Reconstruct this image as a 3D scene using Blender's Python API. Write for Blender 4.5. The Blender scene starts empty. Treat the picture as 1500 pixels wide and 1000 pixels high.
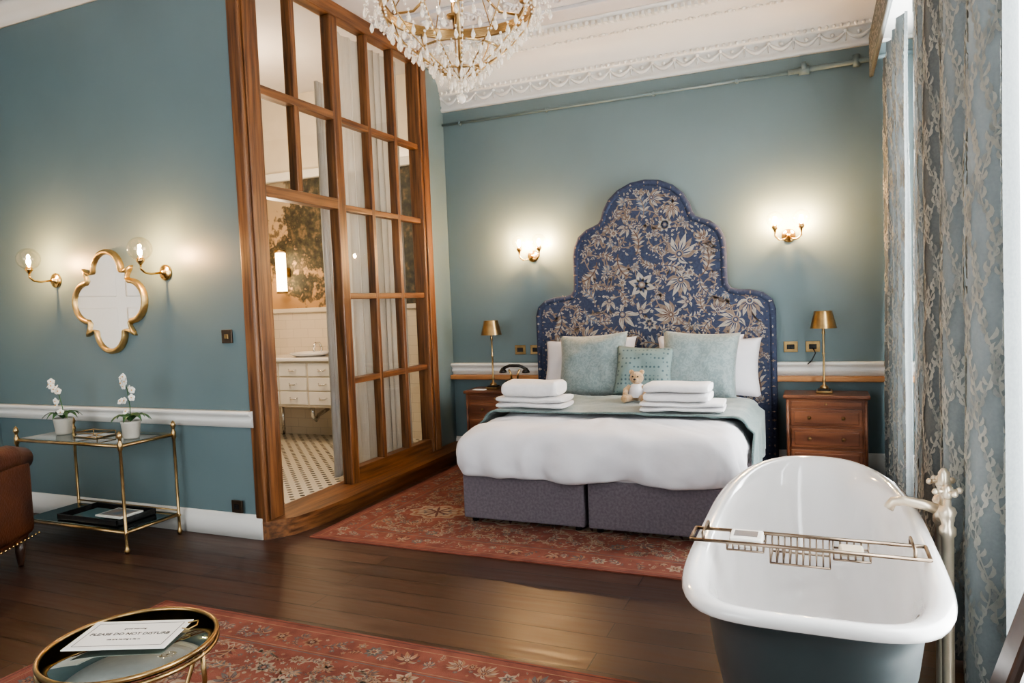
import bpy, bmesh, math, random
from mathutils import Vector, Matrix, noise
from math import sin, cos, pi, radians
D=bpy.data
# ------------------------------------------------------------------ node materials
def newmat(name):
    m=D.materials.new(name); m.use_nodes=True; nt=m.node_tree; nt.nodes.clear()
    o=nt.nodes.new('ShaderNodeOutputMaterial'); return m,nt,o
def N(nt,t,**k):
    n=nt.nodes.new(t)
    for a,b in k.items(): setattr(n,a,b)
    return n
def ramp(nt,fac,stops,interp='LINEAR'):
    r=N(nt,'ShaderNodeValToRGB'); r.color_ramp.interpolation=interp
    el=r.color_ramp.elements
    while len(el)<len(stops): el.new(.5)
    for e,(p,c) in zip(el,stops): e.position=p; e.color=(*c,1)
    nt.links.new(fac,r.inputs[0]); return r.outputs[0]
def coords(nt,stretch=(1,1,1),uv=False,rot=(0,0,0)):
    tc=N(nt,'ShaderNodeTexCoord'); mp=N(nt,'ShaderNodeMapping')
    mp.inputs['Scale'].default_value=stretch; mp.inputs['Rotation'].default_value=rot
    nt.links.new(tc.outputs['UV' if uv else 'Object'],mp.inputs[0]); return mp.outputs[0]
def math_(nt,op,a,b=None):
    n=N(nt,'ShaderNodeMath',operation=op)
    for i,x in enumerate((a,b)):
        if x is None: continue
        if isinstance(x,(int,float)): n.inputs[i].default_value=x
        else: nt.links.new(x,n.inputs[i])
    return n.outputs[0]
def mixc(nt,f,a,b):
    n=N(nt,'ShaderNodeMix',data_type='RGBA')
    if isinstance(f,(int,float)): n.inputs[0].default_value=f
    else: nt.links.new(f,n.inputs[0])
    for i,x in ((6,a),(7,b)):
        if isinstance(x,tuple): n.inputs[i].default_value=(*x,1)
        else: nt.links.new(x,n.inputs[i])
    return n.outputs[2]
def M(name,c1,c2=None,rough=.5,metal=0,scale=5,stretch=(1,1,1),bump=0,bscale=60,detail=4,coat=0,sheen=0,lo=.35,hi=.65):
    m,nt,o=newmat(name); p=N(nt,'ShaderNodeBsdfPrincipled'); nt.links.new(p.outputs[0],o.inputs[0])
    p.inputs['Base Color'].default_value=(*c1,1); p.inputs['Roughness'].default_value=rough; p.inputs['Metallic'].default_value=metal
    p.inputs['Coat Weight'].default_value=coat; p.inputs['Sheen Weight'].default_value=sheen
    co=coords(nt,stretch)
    if c2 is None: c2=tuple(min(1,x*1.06) for x in c1)
    n=N(nt,'ShaderNodeTexNoise'); n.inputs['Scale'].default_value=scale; n.inputs['Detail'].default_value=detail
    nt.links.new(co,n.inputs['Vector'])
    nt.links.new(ramp(nt,n.outputs[0],[(lo,c1),(hi,c2)]),p.inputs['Base Color'])
    if bump:
        b=N(nt,'ShaderNodeTexNoise'); b.inputs['Scale'].default_value=bscale; b.inputs['Detail'].default_value=3
        nt.links.new(co,b.inputs['Vector'])
        bp=N(nt,'ShaderNodeBump'); bp.inputs['Strength'].default_value=bump; bp.inputs['Distance'].default_value=.01
        nt.links.new(b.outputs[0],bp.inputs['Height']); nt.links.new(bp.outputs[0],p.inputs['Normal'])
    return m
def EM(name,c,s):
    m,nt,o=newmat(name); e=N(nt,'ShaderNodeEmission'); e.inputs[0].default_value=(*c,1); e.inputs[1].default_value=s
    nt.links.new(e.outputs[0],o.inputs[0]); return m
def thin_glass(name,tint=(1,1,1),base=.04,edge=.7,power=4,rough=.02):
    m,nt,o=newmat(name); t=N(nt,'ShaderNodeBsdfTransparent'); t.inputs[0].default_value=(*tint,1)
    g=N(nt,'ShaderNodeBsdfGlossy'); g.inputs['Roughness'].default_value=rough
    f=N(nt,'ShaderNodeLayerWeight'); f.inputs[0].default_value=.5
    k=math_(nt,'ADD',math_(nt,'MULTIPLY',math_(nt,'POWER',f.outputs['Facing'],power),edge),base)
    mx=N(nt,'ShaderNodeMixShader'); nt.links.new(k,mx.inputs[0]); nt.links.new(t.outputs[0],mx.inputs[1]); nt.links.new(g.outputs[0],mx.inputs[2])
    nt.links.new(mx.outputs[0],o.inputs[0]); return m
def sheer(name,c,transp,transl):
    m,nt,o=newmat(name)
    d=N(nt,'ShaderNodeBsdfDiffuse'); d.inputs[0].default_value=(*c,1)
    tl=N(nt,'ShaderNodeBsdfTranslucent'); tl.inputs[0].default_value=(*c,1)
    tr=N(nt,'ShaderNodeBsdfTransparent')
    a=N(nt,'ShaderNodeMixShader'); a.inputs[0].default_value=transl
    nt.links.new(d.outputs[0],a.inputs[1]); nt.links.new(tl.outputs[0],a.inputs[2])
    w=N(nt,'ShaderNodeTexNoise'); w.inputs['Scale'].default_value=60; nt.links.new(coords(nt,(1,1,.1)),w.inputs[0])
    b=N(nt,'ShaderNodeMixShader'); nt.links.new(math_(nt,'MULTIPLY',w.outputs[0],transp*2),b.inputs[0])
    nt.links.new(a.outputs[0],b.inputs[1]); nt.links.new(tr.outputs[0],b.inputs[2])
    nt.links.new(b.outputs[0],o.inputs[0]); return m

teal=M('teal_paint',(.118,.168,.183),(.130,.184,.200),rough=.42,scale=1.2,bump=.05,bscale=120)
white=M('white_paint',(.68,.67,.64),(.72,.71,.68),rough=.45,scale=2)
ceilm=M('ceiling_paint',(.56,.54,.545),(.60,.58,.585),rough=.8,scale=2)
oak=M('oak_wood',(.060,.022,.008),(.20,.085,.030),rough=.38,scale=9,stretch=(4,4,.22),detail=9,bump=.2,bscale=40)
oak_h=M('oak_wood_horizontal',(.060,.022,.008),(.20,.085,.030),rough=.38,scale=9,stretch=(4,.22,4),detail=9,bump=.2,bscale=40)
oakx=M('wood_shelf',(.36,.16,.06),(.5,.25,.1),rough=.4,scale=6,stretch=(.3,3,3))
mahog=M('mahogany',(.10,.034,.017),(.22,.084,.038),rough=.3,scale=5,stretch=(.4,3,3),detail=8,coat=.3)
darkwood=M('dark_wood',(.02,.009,.006),(.045,.02,.012),rough=.3,scale=6,stretch=(3,3,.3))
brass=M('brass',(.62,.40,.15),(.70,.47,.2),rough=.24,metal=1,scale=8)
agedbrass=M('aged_brass',(.30,.20,.095),(.44,.30,.14),rough=.3,metal=1,scale=14)
bronze=M('antique_bronze_wire',(.16,.12,.09),(.26,.20,.15),rough=.3,metal=1,scale=14)
goldm=M('gold_leaf',(.50,.35,.15),(.62,.45,.21),rough=.38,metal=1,scale=18,bump=.2,bscale=60)
chrome=M('chrome',(.75,.75,.76),rough=.12,metal=1)
nickel=M('warm_nickel',(.68,.58,.44),(.76,.67,.54),rough=.3,metal=.75)
mirror=M('mirror_glass',(.86,.88,.88),(.88,.9,.9),rough=.015,metal=1)
smoke=M('smoked_mirror',(.26,.30,.28),(.30,.34,.32),rough=.03,metal=1)
glass=thin_glass('window_glass',(.95,.96,.95),.05,.5)
globe=thin_glass('globe_glass',(.98,.95,.90),.06,.45,3)
tabglass=thin_glass('table_glass',(.75,.85,.82),.14,.7,3)
bulb=EM('warm_bulb',(1,.60,.27),2600)
bulbf=EM('warm_filament',(1,.58,.24),1900)
bedwhite=M('white_linen',(.61,.60,.635),(.66,.65,.685),rough=.85,scale=4,bump=.4,bscale=9,sheen=.1)
towel=M('white_towel',(.74,.73,.74),(.79,.78,.79),rough=.95,scale=30,bump=.5,bscale=260)
divan=M('divan_fabric',(.105,.088,.105),(.145,.124,.142),rough=.9,scale=60,bump=.3,bscale=300)
enamel=M('white_enamel',(.80,.79,.79),(.82,.81,.81),rough=.1,coat=.6)
bathout=M('bath_paint',(.045,.058,.062),(.05,.064,.068),rough=.4)
leather=M('brown_leather',(.045,.013,.006),(.095,.03,.012),rough=.35,scale=6,bump=.3,bscale=70)
black=M('black_enamel',(.01,.01,.01),(.02,.018,.018),rough=.25)
plate=M('bronze_plate',(.07,.05,.035),(.1,.07,.05),rough=.35,metal=.8)
cream=M('cream_tile',(.60,.54,.45),(.64,.58,.49),rough=.2)
paper=M('paper',(.74,.72,.68),(.78,.76,.72),rough=.7)
ink=M('ink',(.02,.02,.02),rough=.6)
green=M('leaf_green',(.03,.09,.03),(.06,.15,.05),rough=.4,scale=20)
petal=M('orchid_white',(.8,.78,.72),rough=.5)
pot=M('ceramic_pot',(.38,.36,.31),(.45,.42,.37),rough=.4)
bearfur=M('bear_fur',(.42,.26,.13),(.58,.38,.2),rough=1,scale=60,bump=1,bscale=200,sheen=.5)
def floor_mat():
    m,nt,o=newmat('dark_floorboards'); p=N(nt,'ShaderNodeBsdfPrincipled'); nt.links.new(p.outputs[0],o.inputs[0])
    co=coords(nt); br=N(nt,'ShaderNodeTexBrick'); nt.links.new(co,br.inputs[0])
    br.inputs['Scale'].default_value=1; br.inputs['Brick Width'].default_value=2.4; br.inputs['Row Height'].default_value=.15
    br.inputs['Mortar Size'].default_value=.0035; br.offset=.37
    br.inputs['Color1'].default_value=(.022,.009,.006,1); br.inputs['Color2'].default_value=(.066,.030,.019,1); br.inputs['Mortar'].default_value=(.003,.0015,.001,1)
    n=N(nt,'ShaderNodeTexNoise'); n.inputs['Scale'].default_value=7; n.inputs['Detail'].default_value=8
    nt.links.new(coords(nt,(.35,5,1)),n.inputs[0])
    c=mixc(nt,.38,br.outputs[0],ramp(nt,n.outputs[0],[(.3,(.014,.006,.004)),(.75,(.085,.038,.022))]))
    c=mixc(nt,math_(nt,'MULTIPLY',br.outputs[1],.9),c,(.003,.0015,.001))
    nt.links.new(c,p.inputs['Base Color'])
    nt.links.new(ramp(nt,n.outputs[0],[(.3,(.30,)*3),(.7,(.46,)*3)]),p.inputs['Roughness'])
    bp=N(nt,'ShaderNodeBump'); bp.inputs['Strength'].default_value=.5; bp.inputs['Distance'].default_value=.004
    nt.links.new(math_(nt,'SUBTRACT',1,br.outputs[1]),bp.inputs['Height']); nt.links.new(bp.outputs[0],p.inputs['Normal'])
    return m
floorm=floor_mat()
def hex_mat():
    m,nt,o=newmat('mosaic_tile'); p=N(nt,'ShaderNodeBsdfPrincipled'); nt.links.new(p.outputs[0],o.inputs[0]); p.inputs['Roughness'].default_value=.25
    s=N(nt,'ShaderNodeSeparateXYZ'); nt.links.new(coords(nt,(1/.11,1/.11,1)),s.inputs[0])
    def lat(off):
        r=[]
        for i in (0,1):
            a=math_(nt,'SUBTRACT',math_(nt,'FRACT',math_(nt,'ADD',s.outputs[i],off+50)),.5); r.append(math_(nt,'MULTIPLY',a,a))
        return math_(nt,'LESS_THAN',math_(nt,'ADD',r[0],r[1]),.03)
    f=math_(nt,'MAXIMUM',lat(0),lat(.5))
    nt.links.new(mixc(nt,f,(.55,.51,.43),(.03,.03,.035)),p.inputs['Base Color']); return m
hexm=hex_mat()
def tile_wall():
    m,nt,o=newmat('cream_wall_tile'); p=N(nt,'ShaderNodeBsdfPrincipled'); nt.links.new(p.outputs[0],o.inputs[0]); p.inputs['Roughness'].default_value=.15
    br=N(nt,'ShaderNodeTexBrick'); nt.links.new(coords(nt,(1,1,1),rot=(pi/2,0,0)),br.inputs[0])
    br.inputs['Scale'].default_value=1; br.inputs['Brick Width'].default_value=.2; br.inputs['Row Height'].default_value=.1; br.inputs['Mortar Size'].default_value=.002
    br.inputs['Color1'].default_value=(.60,.53,.43,1); br.inputs['Color2'].default_value=(.63,.56,.46,1); br.inputs['Mortar'].default_value=(.45,.4,.34,1)
    nt.links.new(br.outputs[0],p.inputs['Base Color']); return m
tilew=tile_wall()
def mural_mat():
    m,nt,o=newmat('landscape_mural'); p=N(nt,'ShaderNodeBsdfPrincipled'); nt.links.new(p.outputs[0],o.inputs[0]); p.inputs['Roughness'].default_value=.7
    co=coords(nt); s=N(nt,'ShaderNodeSeparateXYZ'); nt.links.new(co,s.inputs[0])
    big=N(nt,'ShaderNodeTexNoise'); big.inputs['Scale'].default_value=1.5; big.inputs['Detail'].default_value=3; nt.links.new(co,big.inputs[0])
    fin=N(nt,'ShaderNodeTexNoise'); fin.inputs['Scale'].default_value=16; fin.inputs['Detail'].default_value=6; nt.links.new(co,fin.inputs[0])
    sky=ramp(nt,math_(nt,'MULTIPLY',s.outputs[2],.33),[(.45,(.42,.24,.11)),(.7,(.48,.31,.17)),(.95,(.30,.25,.18))])
    f=math_(nt,'ADD',math_(nt,'MULTIPLY',big.outputs[0],.75),math_(nt,'MULTIPLY',fin.outputs[0],.35))
    f=math_(nt,'ADD',f,math_(nt,'MULTIPLY',math_(nt,'ADD',s.outputs[0],5.2),.20))
    f=math_(nt,'ADD',f,math_(nt,'MULTIPLY',math_(nt,'SUBTRACT',s.outputs[2],2.1),.08))
    mask=ramp(nt,f,[(.50,(0,0,0)),(.55,(1,1,1))])
    tree=ramp(nt,fin.outputs[0],[(.35,(.014,.014,.01)),(.55,(.05,.045,.027)),(.7,(.16,.11,.06))])
    nt.links.new(mixc(nt,mask,sky,tree),p.inputs['Base Color']); return m
mural=mural_mat()
def cloth2(name,c,c2,tf):
    m,nt,o=newmat(name); p=N(nt,'ShaderNodeBsdfPrincipled'); p.inputs['Roughness'].default_value=.9
    n=N(nt,'ShaderNodeTexNoise'); n.inputs['Scale'].default_value=90; nt.links.new(coords(nt),n.inputs[0]); cc=ramp(nt,n.outputs[0],[(.3,c),(.7,c2)])
    nt.links.new(cc,p.inputs['Base Color']); tl=N(nt,'ShaderNodeBsdfTranslucent'); nt.links.new(cc,tl.inputs[0])
    mx=N(nt,'ShaderNodeMixShader'); mx.inputs[0].default_value=tf
    nt.links.new(p.outputs[0],mx.inputs[1]); nt.links.new(tl.outputs[0],mx.inputs[2]); nt.links.new(mx.outputs[0],o.inputs[0]); return m
curtm=cloth2('curtain_ground',(.12,.135,.14),(.155,.17,.172),.14)
leafm=cloth2('curtain_leaf_print',(.36,.355,.32),(.44,.43,.385),.10)
leafd=cloth2('curtain_leaf_print_dark',(.24,.25,.235),(.29,.30,.28),.10)
def damask(name,c1,c2,scale,th=.5):
    m,nt,o=newmat(name); p=N(nt,'ShaderNodeBsdfPrincipled'); nt.links.new(p.outputs[0],o.inputs[0]); p.inputs['Roughness'].default_value=.55; p.inputs['Sheen Weight'].default_value=.3
    n1=N(nt,'ShaderNodeTexNoise'); n1.inputs['Scale'].default_value=scale; n1.inputs['Detail'].default_value=2; n1.inputs['Distortion'].default_value=2.5; nt.links.new(coords(nt),n1.inputs[0])
    nt.links.new(ramp(nt,n1.outputs[0],[(th-.03,c1),(th+.03,c2)]),p.inputs['Base Color']); return m
cush=damask('teal_damask',(.145,.195,.205),(.20,.25,.255),22)
runner=damask('runner_fabric',(.095,.145,.145),(.14,.195,.19),38)
def spotty(name,c1,c2,s):
    m,nt,o=newmat(name); p=N(nt,'ShaderNodeBsdfPrincipled'); nt.links.new(p.outputs[0],o.inputs[0]); p.inputs['Roughness'].default_value=.6
    v=N(nt,'ShaderNodeTexVoronoi'); v.inputs['Scale'].default_value=s; v.inputs['Randomness'].default_value=.1; nt.links.new(coords(nt),v.inputs[0])
    nt.links.new(ramp(nt,v.outputs[0],[(.22,c2),(.32,c1)]),p.inputs['Base Color']); return m
cush2=spotty('teal_spot',(.145,.205,.205),(.04,.075,.09),30)
navy=M('navy_fabric',(.024,.034,.070),(.038,.050,.096),rough=.85,scale=50,bump=.2,bscale=300)
f_cream=M('print_cream',(.29,.26,.225),(.37,.33,.285),rough=.85,scale=40)
f_tan=M('print_tan',(.16,.115,.09),(.23,.17,.135),rough=.85,scale=40)
f_blue=M('print_blue',(.075,.095,.14),(.11,.135,.185),rough=.85,scale=40)
f_rust=M('print_rust',(.09,.05,.038),(.12,.07,.05),rough=.85,scale=40)
r_red=M('rug_red',(.135,.034,.023),(.21,.066,.042),rough=.95,scale=9,bump=.4,bscale=300)
r_beige=M('rug_beige',(.25,.18,.125),(.32,.24,.175),rough=.95,scale=20)
r_slate=M('rug_slate',(.085,.08,.077),(.12,.108,.098),rough=.95,scale=20)
r_dark=M('rug_dark',(.08,.024,.018),(.11,.035,.025),rough=.95,scale=20)
r_gold=M('rug_gold',(.21,.105,.058),(.27,.145,.082),rough=.95,scale=20)
# ------------------------------------------------------------------ mesh builder
def rotm(rx=0,ry=0,rz=0): return Matrix.Rotation(rz,4,'Z')@Matrix.Rotation(ry,4,'Y')@Matrix.Rotation(rx,4,'X')
def T(x,y,z): return Matrix.Translation((x,y,z))
class MB:
    def __init__(s,name,mats): s.name=name; s.mats=mats; s.v=[]; s.f=[]; s.m=[]; s.sm=[]; s.uv=None
    def mi(s,m):
        if m not in s.mats: s.mats.append(m)
        return s.mats.index(m)
    def add(s,vs,fs,mat,smooth=False,mx=None):
        b=len(s.v); i=s.mi(mat)
        for v in vs:
            v=Vector(v)
            s.v.append(mx@v if mx is not None else v)
        for f in fs: s.f.append([b+k for k in f]); s.m.append(i); s.sm.append(smooth)
    def box(s,x0,x1,y0,y1,z0,z1,mat,bev=0,seg=2,mx=None,smooth=None):
        bm=bmesh.new(); bmesh.ops.create_cube(bm,size=1)
        for v in bm.verts: v.co=Vector((x0+(v.co.x+.5)*(x1-x0),y0+(v.co.y+.5)*(y1-y0),z0+(v.co.z+.5)*(z1-z0)))
        if bev: bmesh.ops.bevel(bm,geom=list(bm.edges),offset=bev,segments=seg,affect='EDGES',profile=.5)
        bm.verts.ensure_lookup_table(); bm.verts.index_update()
        s.add([v.co.copy() for v in bm.verts],[[v.index for v in f.verts] for f in bm.faces],mat,bool(bev and bev>.02) if smooth is None else smooth,mx); bm.free()
    def lathe(s,prof,mat,mx=None,seg=24,cap=True):
        vs=[];fs=[]
        for r,z in prof:
            for k in range(seg): a=2*pi*k/seg; vs.append((r*cos(a),r*sin(a),z))
        for i in range(len(prof)-1):
            for k in range(seg): fs.append((i*seg+k,i*seg+(k+1)%seg,(i+1)*seg+(k+1)%seg,(i+1)*seg+k))
        if cap:
            if prof[0][0]>1e-4: fs.append(tuple(range(seg))[::-1])
            if prof[-1][0]>1e-4: fs.append(tuple((len(prof)-1)*seg+k for k in range(seg)))
        s.add(vs,fs,mat,True,mx)
    def sphere(s,c,r,mat,sc=(1,1,1),seg=16,rings=10,mx=None):
        prof=[(max(1e-5,sin(pi*i/rings)),-cos(pi*i/rings)) for i in range(rings+1)]
        m=T(*c)@Matrix.Diagonal((r*sc[0],r*sc[1],r*sc[2],1))
        s.lathe(prof,mat,mx@m if mx is not None else m,seg,cap=False)
    def tube(s,pts,r,mat,seg=8,closed=False,mx=None,flat=None):
        pts=[Vector(p) for p in pts]; n=len(pts)
        rs=r if isinstance(r,(list,tuple)) else [r]*n
        vs=[];fs=[]; up=None
        for i,p in enumerate(pts):
            if closed: t=pts[(i+1)%n]-pts[i-1]
            else: t=pts[min(i+1,n-1)]-pts[max(i-1,0)]
            if t.length<1e-9: t=Vector((0,0,1))
            t.normalize()
            if up is None:
                up=Vector((0,0,1)) if abs(t.z)<.9 else Vector((1,0,0))
            a=(up-t*up.dot(t)); 
            if a.length<1e-6: a=t.orthogonal()
            a.normalize(); up=a; b=t.cross(a)
            for k in range(seg):
                th=2*pi*k/seg; vs.append(p+(a*cos(th)+b*sin(th))*rs[i])
        m=n if closed else n-1
        for i in range(m):
            j=(i+1)%n
            for k in range(seg): fs.append((i*seg+k,i*seg+(k+1)%seg,j*seg+(k+1)%seg,j*seg+k))
        if not closed: fs.append(tuple(range(seg))[::-1]); fs.append(tuple((n-1)*seg+k for k in range(seg)))
        s.add(vs,fs,mat,True,mx)
    def cyl(s,p0,p1,r,mat,seg=12): s.tube([p0,p1],r,mat,seg)
    def prism(s,poly,fn,d0,d1,mat,mat2=None):
        n=len(poly); vs=[fn(x,y,d0) for x,y in poly]+[fn(x,y,d1) for x,y in poly]
        s.add(vs,[tuple(range(n)),tuple(range(n,2*n))[::-1]],mat)
        s.add(vs,[(k,(k+1)%n,n+(k+1)%n,n+k) for k in range(n)],mat2 or mat,True)
    def extr_x(s,prof,x0,x1,mat,smooth=False):
        s.prism(prof,lambda y,z,d:Vector((d,y,z)),x0,x1,mat)
    def extr_y(s,prof,y0,y1,mat): s.prism(prof,lambda x,z,d:Vector((x,d,z)),y0,y1,mat)
    def grid(s,nu,nv,fn,mat,smooth=True,mx=None,closeu=False):
        vs=[fn(i/(nu if closeu else nu-1),j/(nv-1)) for j in range(nv) for i in range(nu)]
        fs=[]
        for j in range(nv-1):
            for i in range(nu if closeu else nu-1):
                i2=(i+1)%nu; fs.append((j*nu+i,j*nu+i2,(j+1)*nu+i2,(j+1)*nu+i))
        s.add(vs,fs,mat,smooth,mx)
    def pillow(s,w,h,t,mat,mx,seed=0,n=24,pinch=.08):
        for sg in (1,-1):
            def fn(u,v):
                a=u*2-1;b=v*2-1
                x=w/2*a*(1-pinch*(1-b*b)); y=h/2*b*(1-pinch*(1-a*a))
                e=max(0,(1-a**4)*(1-b**4))**.5
                nz=noise.noise(Vector((a*1.8+seed,b*1.8,seed*3.1)))*.22+noise.noise(Vector((a*5+seed,b*5,1)))*.10
                return Vector((x,y,sg*t/2*e*(1+nz)))
            s.grid(n,n,fn,mat,True,mx)
    def done(s,parent=None,merge=False,subsurf=0,fixn=True):
        me=D.meshes.new(s.name); me.from_pydata([tuple(v) for v in s.v],[],s.f)
        for m in s.mats: me.materials.append(m)
        me.polygons.foreach_set('material_index',s.m); me.polygons.foreach_set('use_smooth',s.sm)
        if fixn or merge:
            bm=bmesh.new(); bm.from_mesh(me)
            if merge: bmesh.ops.remove_doubles(bm,verts=bm.verts,dist=1e-4)
            bmesh.ops.recalc_face_normals(bm,faces=bm.faces); bm.to_mesh(me); bm.free()
        me.update(); ob=D.objects.new(s.name,me); bpy.context.collection.objects.link(ob)
        if parent: ob.parent=parent
        if subsurf:
            md=ob.modifiers.new('s','SUBSURF'); md.levels=subsurf; md.render_levels=subsurf
        return ob
def empty(name):
    e=D.objects.new(name,None); bpy.context.collection.objects.link(e); return e
def rr(hx,hy,r,n=10,segx=22):
    r=min(r,hx*.98,hy*.98); pts=[]
    cs=[(hx-r,hy-r,0),(-hx+r,hy-r,pi/2),(-hx+r,-hy+r,pi),(hx-r,-hy+r,3*pi/2)]
    for q,(cx,cy,a0) in enumerate(cs):
        for k in range(n+1): a=a0+pi/2*k/n; pts.append((cx+r*cos(a),cy+r*sin(a)))
        nx,ny,na=cs[(q+1)%4]
        e0=pts[-1]; e1=(nx+r*cos(na),ny+r*sin(na))
        for k in range(1,segx): t=k/segx; pts.append((e0[0]+(e1[0]-e0[0])*t,e0[1]+(e1[1]-e0[1])*t))
    return pts
# ------------------------------------------------------------------ printed motif generator
def leaf2(cx,cy,a,L,W,n=7,bend=0):
    pts=[]
    for k in range(n+1):
        t=k/n; w=W*sin(pi*t**.8)*.5; pts.append((t*L,w+bend*sin(pi*t)*L))
    for k in range(n-1,0,-1):
        t=k/n; w=W*sin(pi*t**.8)*.5; pts.append((t*L,-w+bend*sin(pi*t)*L))
    ca,sa=cos(a),sin(a)
    return [(cx+x*ca-y*sa,cy+x*sa+y*ca) for x,y in pts]
def disc2(cx,cy,r,n=12): return [(cx+r*cos(2*pi*k/n),cy+r*sin(2*pi*k/n)) for k in range(n)]
def strip2(pts,w):
    L=[];R=[]
    for i,p in enumerate(pts):
        q0=pts[max(i-1,0)];q1=pts[min(i+1,len(pts)-1)]
        dx,dy=q1[0]-q0[0],q1[1]-q0[1]; l=math.hypot(dx,dy) or 1; nx,ny=-dy/l*w,dx/l*w
        L.append((p[0]+nx,p[1]+ny)); R.append((p[0]-nx,p[1]-ny))
    return [[L[i],L[i+1],R[i+1],R[i]] for i in range(len(pts)-1)]
def flower(cx,cy,r,a,rng,cols,mode=(.28,.62)):
    A,B,C=cols; out=[]; kind=rng.random()
    if kind<mode[0]:
        n=rng.choice([6,7,8])
        for k in range(n): out.append((leaf2(cx,cy,a+2*pi*k/n,r,r*.55),A,1))
        for k in range(n): out.append((leaf2(cx,cy,a+2*pi*k/n,r*.62,r*.22),B,2))
        out.append((disc2(cx,cy,r*.24),C,3)); out.append((disc2(cx,cy,r*.12),A,4))
    elif kind<mode[1]:
        sx,sy=cx-cos(a)*r*.5,cy-sin(a)*r*.5
        for k in range(7):
            b=a+(k-3)*.36; out.append((leaf2(sx,sy,b,r*(1.5-.10*abs(k-3)),r*.42,bend=(k-3)*.05),A if k%2 else B,1+(k%2)))
            out.append((leaf2(sx,sy,b,r*.95,r*.09),C,3))
        out.append((disc2(sx,sy,r*.30),B,4)); out.append((disc2(sx,sy,r*.2),C,5)); out.append((disc2(sx,sy,r*.10),A,6))
        for sg in (1,-1):
            out.append((leaf2(sx,sy,a+sg*2.1,r*.9,r*.34,bend=sg*.22),A,1)); out.append((leaf2(sx,sy,a+sg*2.1,r*.75,r*.09,bend=sg*.22),C,2))
    else:
        sg0=rng.choice((-1,1)); n_=8; px,py=cx-cos(a)*r,cy-sin(a)*r; ang=a-sg0*.5; step=2.3*r/n_
        spine=[]
        for k in range(n_+1): spine.append((px,py,ang)); px+=cos(ang)*step; py+=sin(ang)*step; ang+=sg0*.17
        wd=r*.20
        for k in range(1,n_):
            x,y,g=spine[k]; l=r*(.75*sin(pi*(k+.6)/(n_+1.2)))
            for sg in (1,-1): out.append((leaf2(x,y,g+sg*.95,l,wd,5,bend=-sg*.14),A if (k%2) else B,1))
        pts=[(x,y) for x,y,_ in spine]
        for q in strip2(pts,r*.045): out.append((q,C,3))
        out.append((leaf2(pts[-1][0],pts[-1][1],ang,r*.35,r*.16),A,2))
    return out
def fill_pattern(inside,x0,x1,y0,y1,sizes,rng,cols,small,mirror=False,vine=None,tries=5000,pack=.86,mode=(.28,.62)):
    occ=[]; polys=[]
    for (rmin,rmax,cnt) in sizes:
        c=0
        for _ in range(tries):
            if c>=cnt: break
            x=rng.uniform(x0,x1);y=rng.uniform(y0,y1);r=rng.uniform(rmin,rmax)
            if not inside(x,y,r): continue
            if any((x-ox)**2+(y-oy)**2<((r+orr)*pack)**2 for ox,oy,orr in occ): continue
            occ.append((x,y,r)); c+=1; a=rng.uniform(0,2*pi)
            if r>small: polys+=flower(x,y,r,a,rng,rng.choice(cols),mode)
            else:
                A=rng.choice(cols)
                k=rng.random()
                if k<.6:
                    polys.append((leaf2(x-cos(a)*r,y-sin(a)*r,a,2*r,r*.8,6,.12),A[0],1)); polys.append((leaf2(x-cos(a)*r,y-sin(a)*r,a,1.7*r,r*.25,6,.12),A[1],2))
                elif k<.85:
                    for q in range(5): polys.append((leaf2(x,y,a+2*pi*q/5,r,r*.6,4),A[0],1))
                    polys.append((disc2(x,y,r*.3,8),A[1],2))
                else: polys.append((disc2(x,y,r*.6,8),A[0],1))
    if vine is not None:
        big=[o for o in occ if o[2]>small]
        for i,(x,y,r) in enumerate(big):
            near=sorted(((x-q[0])**2+(y-q[1])**2,q) for q in big if q!=(x,y,r))[:3]
            for _,q in near:
                if rng.random()<.75:
                    mx_,my_=(x+q[0])/2,(y+q[1])/2; dx,dy=q[0]-x,q[1]-y; b=rng.uniform(-.35,.35)
                    c=(mx_-dy*b,my_+dx*b)
                    pts=[((1-t)**2*x+2*t*(1-t)*c[0]+t*t*q[0],(1-t)**2*y+2*t*(1-t)*c[1]+t*t*q[1]) for t in [k/8 for k in range(9)]]
                    if all(inside(px,py,.01) for px,py in pts):
                        for s_ in strip2(pts,vine[1]): polys.append((s_,vine[0],0))
                        for k in (3,5):
                            px,py=pts[k]; polys.append((leaf2(px,py,rng.uniform(0,6.28),vine[1]*9,vine[1]*4),vine[0],0))
    return polys
def stamp(mb,polys,fn):
    for p,m,l in polys: mb.add([fn(x,y,l) for x,y in p],[tuple(range(len(p)))],m)

# ================================================================== ROOM SHELL
H=3.85; XL=-6.05; XR=.80; YM=3.63; YB=6.4; YF=-2.2; XS=-3.42
XC=-3.455
b=MB('floor',[floorm]); b.box(XL-.1,XR+.1,YF-.1,YB+.1,-.1,0,floorm); b.done()
b=MB('ceiling',[ceilm]); b.box(XL-.1,XR+.1,YF-.1,YB+.1,H,H+.1,ceilm); b.done()
b=MB('wall_back',[teal]); b.box(XS-.02,XR+.1,YB,YB+.12,0,H,teal); b.done()
b=MB('wall_left',[teal]); b.box(XL-.12,XL,YF,1.72,0,H,teal); b.box(XL-.12,XL,3.08,YM+.12,0,H,teal); b.box(XL-.12,XL,1.72,3.08,2.48,H,teal); b.done()
b=MB('wall_partition',[teal]); b.box(XL,XC,YM,YM+.10,0,H,teal); b.done()
b=MB('wall_front',[teal]); b.box(XL,-4.6,YF-.12,YF,0,H,teal); b.box(-1.2,XR,YF-.12,YF,0,H,teal); b.box(-4.6,-1.2,YF-.12,YF,0,.5,teal); b.box(-4.6,-1.2,YF-.12,YF,3.2,H,teal); b.done()
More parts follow.
